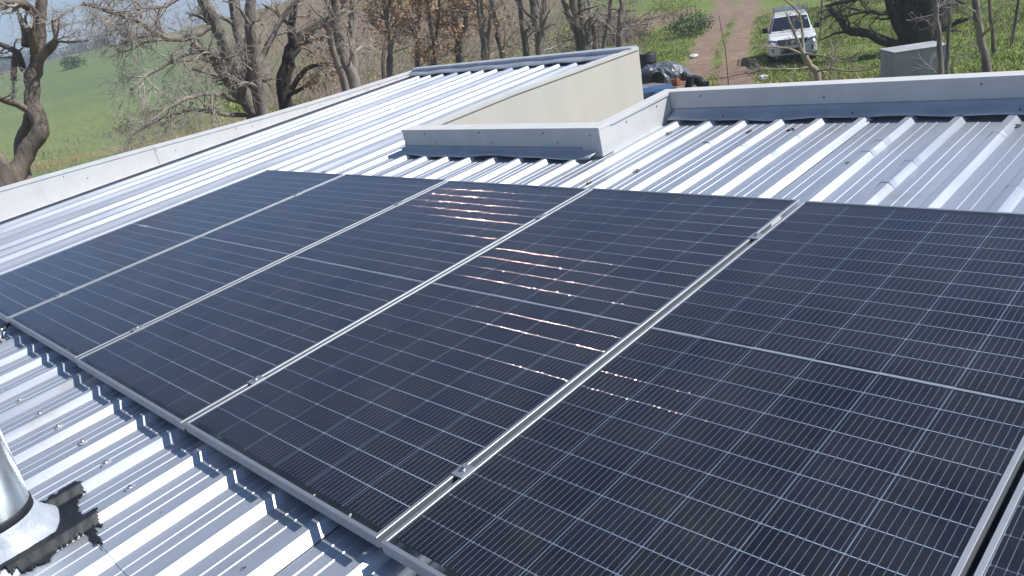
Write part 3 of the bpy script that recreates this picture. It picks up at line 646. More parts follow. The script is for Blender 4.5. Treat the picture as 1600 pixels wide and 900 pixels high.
# gnarled pollard at the left edge
t = Tree(11)
base = gpt(40, 300, 20)
tr, r_ = t.limb([base, A_(25, 300, 20.0), A_(38, 245, 20.0), A_(62, 205, 19.9), A_(52, 160, 20.0), A_(52, 120, 20.1), A_(60, 88, 20.0)], 0.205, 0.135, 12, 0.03)
t.limb([base + np.array([0.2, 0.1, 0]), A_(45, 290, 20.2), A_(30, 230, 20.4), A_(44, 190, 20.3), A_(50, 165, 20.1)], 0.14, 0.08, 9, 0.03)
t.limb([A_(12, 330, 19.5), A_(4, 268, 19.6), A_(-6, 240, 19.7)], 0.22, 0.12, 9, 0.02)
SP = [(6, 0.5, 45, 0.10, 0.01), (6, 0.6, 45, 0.16, 0.01), (6, 0.6, 42, 0.22, 0.0), (4, 0.6, 42, 0.22, 0), (0, 0, 0, 0.25, 0)]
for P_, a, b_, ch in (([A_(62, 86, 20), A_(63, 40, 20), A_(66, -10, 20), A_(70, -60, 20.3)], 0.125, 0.10, 6),
                  ([A_(58, 26, 20), A_(40, 8, 19.7), A_(10, 3, 19.5), A_(-30, 8, 19.3)], 0.10, 0.06, 8),
                  ([A_(60, 90, 20), A_(78, 74, 19.8), A_(88, 63, 19.7)], 0.13, 0.07, 5),
                  ([A_(50, 118, 20), A_(36, 106, 20.4), A_(28, 84, 20.6), A_(8, 72, 20.8), A_(-14, 66, 21)], 0.09, 0.05, 5),
                  ([A_(54, 84, 20), A_(52, 62, 19.8), A_(48, 42, 19.7)], 0.09, 0.075, 3),
                  ([A_(40, 72, 20.3), A_(40, 50, 20.4), A_(35, 30, 20.4)], 0.09, 0.07, 4),
                  ([A_(25, 82, 20.6), A_(22, 105, 20.7), A_(21, 126, 20.7)], 0.06, 0.06, 1),
                  ([A_(47, 175, 20), A_(25, 162, 19.7), A_(4, 156, 19.4), A_(-20, 140, 19.2)], 0.08, 0.05, 4),
                  ([A_(88, 64, 19.7), A_(110, 66, 19.4), A_(138, 63, 19.0)], 0.035, 0.012, 5)):
    P_, rr_ = t.limb(P_, a, b_, 8, 0.03); t.sprout(P_, rr_, 1.5 if a > 0.05 else 0.8, 1, SP, 0.4, ch)
t.finish('pollarded_tree', 'gnarled bare pollarded tree at the left edge behind the white parapet', M['bark_brown'], M['twig_grey'], base=base)

# spreading multi-stemmed tree left of centre
t = Tree(23); base = gpt(408, 200, 24)
SP2 = [(8, 0.5, 45, 0.10, 0.02), (9, 0.65, 50, 0.16, 0.03), (8, 0.62, 48, 0.2, 0.03), (5, 0.62, 45, 0.24, 0.03), (0, 0, 0, 0.25, 0.04)]
for P_, a, b_, ch, L in (([base, A_(400, 190, 24), A_(375, 128, 24), A_(345, 60, 23.8), A_(320, 5, 23.5), A_(300, -40, 23)], 0.26, 0.14, 9, 2.2),
                  ([base, A_(405, 185, 24.3), A_(392, 120, 24.6), A_(376, 50, 25), A_(364, -5, 25), A_(355, -60, 25)], 0.24, 0.14, 8, 2.2),
                  ([base, A_(412, 190, 23.6), A_(400, 125, 23.3), A_(393, 60, 23), A_(391, 0, 23), A_(392, -60, 23)], 0.20, 0.11, 7, 2.0),
                  ([A_(372, 150, 24), A_(340, 105, 23.5), A_(330, 85, 23.2), A_(300, 70, 22.6)], 0.14, 0.06, 8, 2.0),
                  ([A_(330, 40, 23.7), A_(290, 60, 23), A_(250, 54, 22.4), A_(205, 28, 21.8), A_(165, 16, 21.2), A_(130, 5, 20.8)], 0.10, 0.035, 22, 2.0),
                  ([A_(345, 85, 23.5), A_(300, 82, 22.8), A_(262, 100, 22.2), A_(228, 118, 21.8), A_(205, 140, 21.4)], 0.08, 0.03, 11, 1.6),
                  ([A_(385, 165, 24), A_(350, 150, 23), A_(310, 148, 22.3), A_(270, 165, 21.6), A_(235, 190, 21.2)], 0.085, 0.025, 15, 1.7),
                  ([A_(392, 180, 24), A_(345, 178, 23.2), A_(290, 172, 22.5), A_(215, 205, 21.8), A_(196, 228, 21.5)], 0.07, 0.02, 13, 1.5),
                  ([A_(392, 120, 24.4), A_(420, 70, 24.6), A_(440, 30, 24.8), A_(470, -10, 25)], 0.10, 0.05, 8, 1.9),
                  ([A_(300, -20, 23), A_(260, 8, 22.5), A_(225, 15, 22), A_(190, 40, 21.6)], 0.07, 0.02, 16, 1.7)):
    P_, rr_ = t.limb(P_, a, b_, 9 if a > 0.12 else 6, 0.03); t.sprout(P_, rr_, L, 1, SP2, 0.3, int(ch * 1.6))
t.finish('spreading_tree', 'large bare spreading tree with several stems leaning left and drooping twigs', M['bark_grey'], M['twig_grey'], base=base)

t = Tree(31); base = gpt(445, 160, 27)
for P_, a, b_, ch, L in (([base, A_(443, 150, 27), A_(450, 100, 27), A_(458, 70, 27.1), A_(490, 45, 27.5), A_(520, 25, 28), A_(540, -10, 28.4)], 0.26, 0.10, 10, 2.0),
                  ([A_(458, 72, 27), A_(455, 40, 26.8), A_(462, 0, 26.6), A_(468, -40, 26.4)], 0.14, 0.09, 7, 2.0),
                  ([A_(455, 140, 27), A_(478, 108, 26.8), A_(505, 100, 26.6), A_(522, 102, 26.4)], 0.09, 0.06, 6, 1.5),
                  ([A_(450, 150, 27), A_(468, 140, 26), A_(492, 128, 25.6)], 0.08, 0.05, 5, 1.2)):
    P_, rr_ = t.limb(P_, a, b_, 8, 0.03); t.sprout(P_, rr_, L, 1, SP2, 0.25, ch)
t.finish('forked_tree', 'dark bare tree with a sharp fork right of the spreading tree', M['bark_dark_backlit'], M['twig_brown'], base=base, leaves=450, lsize=0.07)

t = Tree(37); base = gpt(548, 150, 25)
for P_, a, b_, ch, L in (([base, A_(556, 140, 25), A_(540, 95, 25), A_(528, 50, 25.1), A_(522, 0, 25.2), A_(515, -50, 25.2)], 0.20, 0.11, 9, 2.0),
                  ([base, A_(540, 135, 24.8), A_(528, 100, 24.6), A_(515, 60, 24.4), A_(510, 30, 24.2)], 0.15, 0.07, 6, 1.6),
                  ([A_(556, 130, 25), A_(552, 80, 25.3), A_(548, 40, 25.5), A_(552, -10, 25.6)], 0.11, 0.07, 7, 1.8)):
    P_, rr_ = t.limb(P_, a, b_, 8, 0.03); t.sprout(P_, rr_, L, 1, SP2, 0.25, ch)
t.finish('leaning_tree', 'bare grey tree with two stems leaning left, above the left parapet', M['bark_grey'], M['twig_grey'], base=base, leaves=260, lsize=0.07)

# the row of slimmer trees behind the tall roof part
SP3 = [(7, 0.5, 38, 0.08, -0.01), (7, 0.6, 42, 0.14, 0.0), (6, 0.6, 42, 0.2, 0.0), (3, 0.6, 42, 0.2, 0.0), (0, 0, 0, 0.25, 0.0)]
row = [  # stems (px at top of frame, px lower down, py lower down), t, radius, leaves, label
  ([(608, 600, 100)], 36, 0.10, 500, 'slim bare tree with a few rust leaves, first right of the two leaning stems'),
  ([(625, 608, 95), (600, 610, 90)], 37, 0.13, 1500, 'dark tree with rust coloured leaves and a low fork above the parapet'),
  ([(655, 652, 90)], 39, 0.15, 1400, 'straight trunk among rust leaves, left of the ridge end'),
  ([(688, 676, 95), (668, 680, 95)], 37, 0.10, 1500, 'slender twin stemmed tree with rust leaves at the ridge end'),
  ([(735, 720, 90), (705, 718, 80)], 38, 0.20, 1900, 'stout tree with rust leaves above the left end of the ridge cap'),
  ([(745, 755, 85), (770, 762, 85), (752, 760, 85)], 34, 0.09, 500, 'clump of thin pale stems between the stout tree and the leaning trunk'),
  ([(768, 784, 80)], 36, 0.17, 250, 'trunk leaning left behind the ridge cap'),
  ([(812, 822, 78)], 37, 0.17, 0, 'bare upright trunk, left of two close together behind the ridge'),
  ([(832, 843, 75), (850, 845, 70)], 36, 0.20, 0, 'bare upright trunk, right of two close together behind the ridge'),
  ([(893, 912, 70), (906, 914, 70), (880, 908, 72)], 33, 0.17, 0, 'multi stemmed bare tree behind the middle of the ridge cap'),
  ([(920, 930, 70)], 34, 0.12, 0, 'slim bare trunk just left of the brush pile'),
  ([(955, 945, 70)], 33, 0.12, 0, 'slim trunk in front of the brush pile leaning right'),
  ([(972, 967, 65)], 32, 0.12, 0, 'slim upright trunk near the top corner of the beige wall'),
]
for i, (stems, dist, rad, lv, lab) in enumerate(row):
    t = Tree(100 + i); px0, px1, py1 = stems[0]; base = gpt(px1 + (px1 - px0) * 0.6, py1 + 60, dist)
    for (a, c, py) in stems:
        dpx = (c - a) / py
        pts = [base + t.g.normal(0, 0.05, 3) * np.array([1, 1, 0])]
        for yy in (py, py * 0.5, 0, -60, -120, -180): pts.append(A_(c - dpx * (py - yy), yy, dist + t.rnd(-0.3, 0.3)))
        P_, rr_ = t.limb(pts, rad * t.rnd(0.85, 1.1), rad * 0.35, 8, 0.03); t.sprout(P_, rr_, 2.0, 1, SP3, 0.12, 17)
    t.finish('bare_tree', lab, M['bark_grey'] if i % 3 else M['bark_brown'], M['twig_brown'] if lv else M['twig_grey'], 'row of bare trees behind the house', base=base, leaves=int(lv * 1.9), lsize=0.075)

# big dark tree at the right, behind the concrete tank
t = Tree(51); base = gpt(1432, 80, 35)
SP4 = [(8, 0.5, 45, 0.10, 0.02), (7, 0.55, 50, 0.18, 0.04), (6, 0.55, 48, 0.22, 0.04), (5, 0.5, 45, 0.25, 0.03), (0, 0, 0, 0.25, 0.03)]
for P_, a, b_, ch, L in (([base, A_(1425, 60, 35), A_(1420, 20, 35), A_(1412, -40, 35), A_(1400, -120, 35)], 0.52, 0.36, 8, 3.0),
                  ([base, A_(1440, 60, 34.8), A_(1445, 20, 34.6), A_(1455, -40, 34.5), A_(1460, -120, 34.5)], 0.42, 0.3, 7, 3.0),
                  ([base, A_(1455, 62, 35.3), A_(1470, 25, 35.6), A_(1488, -20, 36), A_(1510, -90, 36.5)], 0.30, 0.2, 7, 2.6),
                  ([A_(1420, 70, 35), A_(1402, 40, 34.5), A_(1390, 10, 34), A_(1380, -30, 33.5)], 0.18, 0.12, 7, 2.4),
                  ([A_(1415, 74, 34.6), A_(1385, 66, 34), A_(1355, 52, 33.6), A_(1325, 48, 33.3), A_(1312, 28, 33.2), A_(1296, 12, 33)], 0.20, 0.10, 10, 2.0),
                  ([A_(1412, 0, 35), A_(1370, -10, 34.5), A_(1330, 0, 34), A_(1290, 10, 33.7)], 0.16, 0.05, 12, 2.4),
                  ([A_(1405, -60, 35), A_(1340, -60, 34.4), A_(1270, -50, 34), A_(1190, -40, 33.6), A_(1120, -25, 33)], 0.18, 0.05, 12, 2.2),
                  ([A_(1412, -10, 34.8), A_(1385, 20, 33.8), A_(1350, 18, 33.2), A_(1310, 30, 32.8)], 0.10, 0.04, 12, 2.0)):
    P_, rr_ = t.limb(P_, a, b_, 10, 0.03); t.sprout(P_, rr_, L, 1, SP4, 0.25, ch)
t.finish('dark_tree', 'massive dark backlit tree with low left limb behind the grey tank', M['bark_dark_backlit'], M['twig_backlit'], base=base)
for i, (a, c, dist, rad, lab, mb, mf) in enumerate((
        (1462, 1470, 24, 0.085, 'thin bare trunk standing against the grey tank', 'bark_grey', 'twig_grey'),
        (1484, 1480, 25, 0.065, 'thin upright trunk just right of the grey tank', 'bark_grey', 'twig_grey'),
        (1522, 1541, 21, 0.11, 'pale bare trunk leaning left near the right edge', 'bark_grey', 'twig_pale'),
        (1545, 1556, 32, 0.08, 'small forked tree at the right edge beyond the grass', 'bark_brown', 'twig_brown'),
        (1592, 1575, 33, 0.07, 'slim stem leaning right at the right edge', 'bark_brown', 'twig_brown'),
        (1285, 1280, 44, 0.07, 'thin pole like trunk behind the white pickup', 'bark_grey', 'twig_grey'))):
    t = Tree(200 + i); base = gpt(c, 120, dist)
    P_, rr_ = t.limb([base] + [A_(c + (a - c) * (110 - y) / 110, y, dist + t.rnd(-0.1, 0.1)) for y in (110, 60, 0, -60, -130)], rad, rad * 0.45, 7, 0.02)
    t.sprout(P_, rr_, 1.5, 1, SP3, 0.15, 10)
    t.finish('slim_tree', lab, M[mb], M[mf], 'slim trees at the right', base=base)
# pruned pale sapling sprawling in front of the pickup
t = Tree(61); base = gpt(1275, 150, 17)
SP5 = [(6, 0.5, 55, 0.15, 0.0), (5, 0.6, 55, 0.22, 0.0), (4, 0.6, 55, 0.28, 0.0), (0, 0, 0, 0.3, 0)]
P_, rr_ = t.limb([base, A_(1278, 130, 17), A_(1266, 103, 17), A_(1254, 82, 16.9)], 0.075, 0.055, 8, 0.02)
for P2, a, b_, ch, L in (([A_(1254, 82, 16.9), A_(1245, 60, 16.8), A_(1236, 40, 16.7), A_(1230, 22, 16.7)], 0.03, 0.02, 3, 0.5),
                   ([A_(1256, 84, 16.9), A_(1254, 55, 17.1), A_(1250, 28, 17.2), A_(1242, 12, 17.2), A_(1215, -10, 17.3)], 0.03, 0.018, 3, 0.5),
                   ([A_(1252, 84, 16.9), A_(1232, 76, 16.6), A_(1205, 73, 16.4), A_(1190, 70, 16.3)], 0.025, 0.01, 5, 0.55),
                   ([A_(1258, 84, 16.9), A_(1285, 88, 16.6), A_(1318, 96, 16.3), A_(1340, 82, 16.1)], 0.028, 0.011, 6, 0.6),
                   ([A_(1266, 105, 17), A_(1240, 108, 16.7), A_(1205, 108, 16.5), A_(1170, 104, 16.3)], 0.022, 0.009, 5, 0.55),
                   ([A_(1270, 112, 17), A_(1300, 108, 16.6), A_(1335, 112, 16.2), A_(1372, 104, 15.9)], 0.026, 0.009, 7, 0.6),
                   ([A_(1262, 98, 17), A_(1290, 112, 17.4), A_(1300, 80, 17.8), A_(1296, 60, 18)], 0.02, 0.009, 5, 0.5)):
    P_, rr_ = t.limb(P2, a, b_, 5, 0.04, True); t.sprout(P_, rr_, L * 1.35, 1, SP5, 0.15, ch * 2)
t.finish('pruned_sapling', 'pale pruned sapling with sprawling twigs in front of the pickup', M['twig_pale'], M['twig_pale'], base=base)
# a whip of a stick standing in the track
t = Tree(62); base = gpt(1136, 80, 30)
P_, rr_ = t.limb([base, A_(1134, 78, 30), A_(1129, 55, 30), A_(1124, 25, 30)], 0.03, 0.02, 6, 0.02); t.sprout(P_, rr_, 0.25, 2, SP5, 0.7, 5)
t.finish('dead_stick', 'pale dead stick standing upright in the grassy middle of the track', M['twig_pale'], M['twig_pale'], cat='stick', base=base)

# brushwood thicket on the slope: one mass of thin stems
tb = Tubes(); g = np.random.default_rng(5)
for i in range(1900):
    px = g.uniform(380, 1010); d = g.uniform(44, 95); p = gpt(px, 60, d)
    h = g.uniform(0.8, 3.2) * (0.8 if px > 850 else 1.25); dr = np.array([g.normal(0, 0.35), g.normal(0, 0.35), 1.0])
    m1 = p + dr * h * 0.5 + g.normal(0, 0.12, 3); e = m1 + (dr + g.normal(0, 0.4, 3)) * h * 0.5
    tb.add([p, m1, e], [0.022, 0.015, 0.006], 3)
    for k in range(2):
        f_ = g.uniform(0.3, 0.9); q = p + (e - p) * f_; tb.add([q, q + g.normal(0, 0.25, 3) + [0, 0, 0.3], q + g.normal(0, 0.4, 3) + [0, 0, 0.6]], [0.010, 0.008, 0.004], 3)
tag(link('brushwood', tb.mesh('brushwood', M['twig_brown'])), 'brown tangle of leafless brushwood on the slope behind the trees', 'brushwood', kind='stuff')
# brush pile of cut branches
tb = Tubes(); c0 = gpt(945, 60, 58); bx = np.array([CX.x, CX.y, 0])
for i in range(420):
    p = c0 + bx * g.normal(0, 1.5) + np.array([0, 0, abs(g.normal(0.9, 0.55))]) + g.normal(0, 0.4, 3) * np.array([1, 1, 0.2]); d = g.normal(0, 1, 3); d[2] *= 0.35; d /= np.linalg.norm(d); L = g.uniform(0.5, 1.7)
    tb.add([p - d * L * 0.5, p + g.normal(0, 0.08, 3), p + d * L * 0.5], [0.035, 0.03, 0.015], 4)
o = link('brush_pile', tb.mesh('brush_pile', mat('cut_branch', (0.15, 0.085, 0.06), 0.9, 0, 0.5, 0.8))); tag(o, 'heap of reddish brown cut branches beyond the beige wall', 'brush pile')

# ---------------------------------------------------------------- grass and weeds
M['grass'] = mat('weed_leaf', (0.18, 0.24, 0.05), 0.75, 0, scale=0.45, col2=(0.36, 0.40, 0.12), spec=0.25)
M['drygrass'] = mat('dry_grass', (0.23, 0.19, 0.11), 0.85, 0, scale=0.8, col2=(0.34, 0.28, 0.17), spec=0.2)
def view_points(n, a0, a1, r0, r1, g):
    a = np.radians(g.uniform(a0, a1, n)); r = np.sqrt(g.uniform(r0 * r0, r1 * r1, n)); return CAMPOS.x + r * np.cos(FW - a), CAMPOS.y + r * np.sin(FW - a)
def blades(name, n, a0, a1, r0, r1, hmin, hmax, wid, m, keep, seed, lean=0.5):
    g = np.random.default_rng(seed); x, y = view_points(n, a0, a1, r0, r1, g); k_ = keep(x, y, g); x, y = x[k_], y[k_]; n = len(x)
    clump = np.clip(0.75 + 0.5 * noise2(x, y, 1.2), 0.3, 1.5)
    z = ground(x, y) - 0.02; h = g.uniform(hmin, hmax, n) * clump; d = g.normal(0, lean, (n, 2)); an = g.uniform(0, 6.28, n); w = wid * g.uniform(0.6, 1.5, n)
    c = np.cos(an) * w; s_ = np.sin(an) * w
    p0 = np.stack([x - c, y - s_, z], -1); p1 = np.stack([x + c, y + s_, z], -1)
    m0 = np.stack([x + d[:, 0] * h * .4 + c, y + d[:, 1] * h * .4 + s_, z + h * .6], -1); m1 = np.stack([x + d[:, 0] * h * .4 - c, y + d[:, 1] * h * .4 - s_, z + h * .6], -1)
    e0 = np.stack([x + d[:, 0] * h + c * .15, y + d[:, 1] * h + s_ * .15, z + h * .95], -1); e1 = np.stack([x + d[:, 0] * h - c * .15, y + d[:, 1] * h - s_ * .15, z + h * .95], -1)
    V = np.stack([p0, p1, m0, m1, e0, e1], 1).reshape(-1, 3); i = np.arange(n)[:, None] * 6
    Q = np.concatenate([i + [0, 1, 2, 3], i + [3, 2, 4, 5]], 1).reshape(-1, 4)
    return link(name, fastmesh(name, V, Q, m))
offroad = lambda x, y, g: (rut(x, y) > 0.55 + g.uniform(0, 0.5, len(x))) & (noise2(x, y, 6) + g.normal(0, 0.4, len(x)) > -0.9)
tag(blades('grass', 230000, 5.5, 37, 19, 62, 0.04, 0.19, 0.010, M['grass'], offroad, 3), 'lush green weeds and grass beyond the rear parapet', 'grass', kind='stuff')
mix = lambda x, y, g: (noise2(x, y, 5) + g.normal(0, 0.3, len(x)) > 0.15) & (rut(x, y) > 1.2)
tag(blades('grass', 60000, -18, 8, 32, 80, 0.10, 0.35, 0.03, M['grass'], mix, 4), 'patches of green grass between the bare trees on the slope', 'grass', kind='stuff')
dryk = lambda x, y, g: (noise2(x + 9, y, 4) + g.normal(0, 0.3, len(x)) > 0.35) & (rut(x, y) > 1.0)
tag(blades('dry_grass', 26000, -36, 37, 26, 62, 0.15, 0.55, 0.014, M['drygrass'], dryk, 5, 0.35), 'dry straw coloured grass scattered on the slope', 'dry grass', kind='stuff')
def bush(name, label, px, py, dist, rx, h, n, m, seed, size=0.07):
    g = np.random.default_rng(seed); b0 = gpt(px, py, dist, 0.08); d = g.normal(0, 1, (n, 3)); d /= np.linalg.norm(d, axis=1)[:, None]; rad = g.uniform(0.35, 1, n) ** 0.6
    lob = 1 + 0.28 * np.sin(5 * d[:, 0] + seed) + 0.22 * np.sin(6 * d[:, 1] + 2 * seed)
    C_ = d * (rad * lob)[:, None] * np.array([rx, rx, h * 0.55]) + np.array([0, 0, h * 0.5]); C_ = C_[C_[:, 2] > 0]
    o = empty(name, label, 'bush', Matrix.Translation(Vector(b0))); link('foliage', leaf_mesh('foliage', C_, size, g, m), o)
    tb = Tubes()
    for k in range(9): e = g.normal(0, 0.5, 3) * rx; e[2] = h * g.uniform(0.5, 0.8); tb.add([np.zeros(3), e * 0.5 + g.normal(0, 0.05, 3), e], [0.02, 0.014, 0.006], 4)
    link('stem', tb.mesh('stem', M['twig_brown']), o)
M['bush'] = mat('bush_leaf', (0.030, 0.065, 0.018), 0.7, 0, scale=1.0, col2=(0.06, 0.12, 0.03), spec=0.3)
bush('leafy_bush', 'dark green bush left of the dirt track', 1078, 48, 56, 1.7, 1.5, 2600, M['bush'], 1)
bush('leafy_bush', 'bright green weedy bush near the top of the slope', 1050, 20, 72, 2.2, 1.6, 2400, M['grass'], 2)
bush('leafy_bush', 'small bush at the foot of the multi stemmed tree', 890, 75, 44, 0.9, 1.0, 1200, M['bush'], 3)
bush('leafy_bush', 'low green shrub behind the stout tree with rust leaves', 700, 75, 52, 1.9, 1.4, 2200, M['grass'], 4)
bush('leafy_bush', 'small dark bush standing in the green field', 110, 92, 150, 1.8, 1.8, 900, M['bush'], 5, 0.16)
# far wood on the skyline
g = np.random.default_rng(77); Cs = []
for i in range(46):
    px = g.uniform(-120, 175) if i < 34 else g.uniform(-300, 520); d = g.uniform(520, 700); p = at(px, 90, d); hz = float(ground(p.x, p.y)); hh = g.uniform(5, 13) if i < 34 else g.uniform(3, 6); n = 150
    dd = g.normal(0, 1, (n, 3)); dd /= np.linalg.norm(dd, axis=1)[:, None]; Cs.append(dd * g.uniform(0.3, 1, n)[:, None] * [hh * 0.5, hh * 0.5, hh * 0.48] + [p.x, p.y, hz + hh * 0.45])
tag(link('far_wood', leaf_mesh('far_wood', np.concatenate(Cs), 1.3, g, M['bush'])), 'dark far off trees on the skyline above the green field', 'wood', kind='stuff')

# ---------------------------------------------------------------- vehicles
M['paint_white'] = mat('white_car_paint', (0.72, 0.73, 0.74), 0.28, 0, 0.03, 2, coat=0.6)
M['paint_blue'] = mat('blue_car_paint', (0.035, 0.085, 0.19), 0.25, 0.2, 0.05, 2, coat=0.8)
M['car_glass'] = mat('car_glass', (0.015, 0.02, 0.028), 0.06, 0, spec=0.8)
M['black_plastic'] = mat('black_plastic', (0.02, 0.02, 0.022), 0.5, 0, 0.2, 10)
M['tyre'] = mat('tyre_rubber', (0.022, 0.022, 0.022), 0.85, 0, 0.2, 30)
M['rim'] = mat('alloy_rim', (0.5, 0.5, 0.52), 0.3, 0.9)
M['lamp'] = mat('headlamp_lens', (0.42, 0.46, 0.52), 0.08, 0.3, spec=0.8)
M['chrome'] = mat('chrome_trim', (0.7, 0.71, 0.73), 0.15, 1.0)
def rrect(w, z0, z1, y, rad=0.10, n=4):
    pts = []
    for cx, cz, a0 in ((w - rad, z0 + rad, -90), (w - rad, z1 - rad, 0), (-w + rad, z1 - rad, 90), (-w + rad, z0 + rad, 180)):
        for k in range(n + 1):
            a = R(a0 + 90 * k / n); pts.append((cx + rad * math.cos(a), y, cz + rad * math.sin(a)))
    return pts
def wheel(par, x, y, r, w):
    s_ = 1 if x > 0 else -1
    wl = MB(); prof = [(-w / 2, r * 0.62), (-w / 2, r * 0.9), (-w * 0.36, r), (w * 0.36, r), (w / 2, r * 0.9), (w / 2, r * 0.62)]
    wl.loft([[(x + px, y + pr * math.cos(a), r + pr * math.sin(a)) for px, pr in prof] for a in [2 * math.pi * k / 28 for k in range(29)]], closed=False)
    o = wl.build('wheel', M['tyre'], par, smooth=True)
    rm = MB(); rings = []
    for px, pr in ((w * 0.1, r * 0.63), (w * 0.42, r * 0.63), (w * 0.42, r * 0.57), (w * 0.30, r * 0.52), (w * 0.34, r * 0.16), (w * 0.40, r * 0.12), (w * 0.40, 0.005)):
        rings.append([(x + s_ * px, y + pr * math.cos(a), r + pr * math.sin(a)) for a in [2 * math.pi * k / 20 for k in range(20)]])
    rm.loft(rings); o2 = rm.build('rim', M['rim'], o)
    for k in range(5):
        a = 2 * math.pi * k / 5; c = MB(); ca_, sa_ = math.cos(a), math.sin(a)
        q = [(r * 0.2, -0.03), (r * 0.5, -0.05), (r * 0.5, 0.05), (r * 0.2, 0.03)]
    return o
pk = empty('pickup_truck', 'white double cab pickup with roof rack parked on the grass facing the camera', 'pickup')
ppos = Vector((-10.3, 32.6)); hd = (Vector((CAMPOS.x, CAMPOS.y)) - ppos).normalized() + 0.03 * Vector((CX.x, CX.y)).normalized(); hd.normalize()
ang = math.atan2(hd.y, hd.x) - math.pi / 2
pk.matrix_world = Matrix.Translation((ppos.x, ppos.y, float(ground(ppos.x, ppos.y)) + 0.0)) @ Matrix.Rotation(ang, 4, 'Z') @ Matrix.Rotation(R(-1.5), 4, 'Y')
b = MB(); b.loft([rrect(0.66, 0.46, 0.74, 2.66, 0.1), rrect(0.83, 0.38, 0.86, 2.58, 0.12), rrect(0.91, 0.36, 1.00, 2.38, 0.13), rrect(0.925, 0.37, 1.09, 2.0, 0.12), rrect(0.925, 0.40, 1.14, 1.2, 0.10), rrect(0.925, 0.42, 1.16, 0.8, 0.08), rrect(0.925, 0.44, 1.15, -2.0, 0.08), rrect(0.91, 0.46, 1.13, -2.62, 0.08)])
body = b.build('body', M['paint_white'], pk, smooth=False, bevel=0.02)
def cabring(y, wb, zb, wt, zt): return [(wb, y, zb), (wt + 0.01, y, zt - 0.09), (wt - 0.06, y, zt - 0.01), (0, y, zt + 0.012), (-wt + 0.06, y, zt - 0.01), (-wt - 0.01, y, zt - 0.09), (-wb, y, zb)]
b = MB(); b.loft([cabring(1.12, 0.86, 1.08, 0.84, 1.18), cabring(0.30, 0.87, 1.08, 0.68, 1.74), cabring(0.0, 0.88, 1.08, 0.685, 1.79), cabring(-1.1, 0.88, 1.08, 0.69, 1.79), cabring(-2.5, 0.88, 1.08, 0.70, 1.77), cabring(-2.6, 0.86, 1.08, 0.66, 1.60)])
cab = b.build('cab', M['paint_white'], pk, bevel=0.015)
b = MB(); b.quad((0.76, 1.055, 1.245), (0.64, 0.365, 1.705), (0, 0.385, 1.732), (0, 1.075, 1.260)); b.quad((0, 1.075, 1.260), (0, 0.385, 1.732), (-0.64, 0.365, 1.705), (-0.76, 1.055, 1.245))
b.build('windscreen', M['car_glass'], pk)
for s_ in (1, -1):
    for y0, y1 in ((0.55, -0.15), (-0.22, -1.0), (-1.15, -2.4)):
        b = MB(); zl, zh = 1.17, 1.64
        xl, xh = 0.87 * s_, 0.735 * s_
        b.quad((xl, y0 + (0.28 if y0 > 0.5 else 0), zl), (xl, y1, zl), (xh, y1, zh), (xh, y0 - (0.25 if y0 > 0.5 else 0), zh)); b.build('side_window', M['car_glass'], pk)
    b = MB(); b.loft([[(s_ * 0.56, 2.50, 0.83), (s_ * 0.90, 2.33, 0.90), (s_ * 0.925, 2.20, 0.99), (s_ * 0.905, 2.28, 1.02), (s_ * 0.56, 2.47, 0.97)], [(s_ * 0.56, 2.60, 0.83), (s_ * 0.89, 2.46, 0.90), (s_ * 0.94, 2.24, 0.985), (s_ * 0.90, 2.40, 1.015), (s_ * 0.56, 2.56, 0.965)]])
    b.build('headlight', M['lamp'], pk, bevel=0.008)
    b = MB(); b.box((s_ * 0.60 - 0.11, 2.45, 0.52), (s_ * 0.60 + 0.17 * (1 if s_ > 0 else 0.5) + (0.0 if s_ > 0 else -0.0), 2.635, 0.70)) if s_ > 0 else b.box((-0.77, 2.45, 0.52), (-0.49, 2.635, 0.70))
    fr_ = b.build('fog_recess', M['black_plastic'], pk, bevel=0.02)
    b = MB(); b.tube([(s_ * 0.63, 2.62, 0.6), (s_ * 0.63, 2.65, 0.6)], 0.05, 12); b.build('fog_light', M['lamp'], fr_)
    b = MB(); b.box((s_ * 1.02 - 0.11, 0.68, 1.17), (s_ * 1.02 + 0.11, 0.80, 1.38)); b.build('mirror', M['black_plastic'], pk, bevel=0.03)
    b = MB(); b.tube([(s_ * 0.86, 0.75, 1.2), (s_ * 0.95, 0.75, 1.22)], 0.025, 6); b.build('mirror_arm', M['black_plastic'], pk)
    for y in (1.62, -1.5):
        wheel(pk, s_ * 0.80, y, 0.385, 0.25)
        b = MB(); b.loft([[(s_ * xx, y + rr_ * math.cos(a), 0.385 + rr_ * math.sin(a)) for rr_ in (0.43, 0.50)] + [(s_ * 0.945, y + 0.47 * math.cos(a), 0.385 + 0.47 * math.sin(a))] for a, xx in [(R(180 * k / 14), 0.93) for k in range(15)]], closed=True, caps=False); b.build('wheel_arch', M['paint_white'], pk)
        b = MB(); b.loft([[(s_ * 0.55, y + 0.44 * math.cos(a), 0.385 + 0.44 * math.sin(a)), (s_ * 0.932, y + 0.44 * math.cos(a), 0.385 + 0.44 * math.sin(a))] for a in [R(-20 + 220 * k / 14) for k in range(15)]], closed=False); b.build('wheel_well', M['black_plastic'], pk)
b = MB(); b.loft([[(-0.55, 2.50, 0.76), (0.55, 2.50, 0.76), (0.58, 2.45, 0.99), (-0.58, 2.45, 0.99)], [(-0.50, 2.645, 0.76), (0.50, 2.645, 0.76), (0.55, 2.575, 0.985), (-0.55, 2.575, 0.985)]]); gr = b.build('grille', M['black_plastic'], pk, bevel=0.01)
for z, y in ((0.81, 2.635), (0.88, 2.615), (0.95, 2.59)): b = MB(); b.box((-0.50, y - 0.02, z - 0.012), (0.50, y + 0.015, z + 0.012)); b.build('grille_bar', M['alu_dark'], gr)
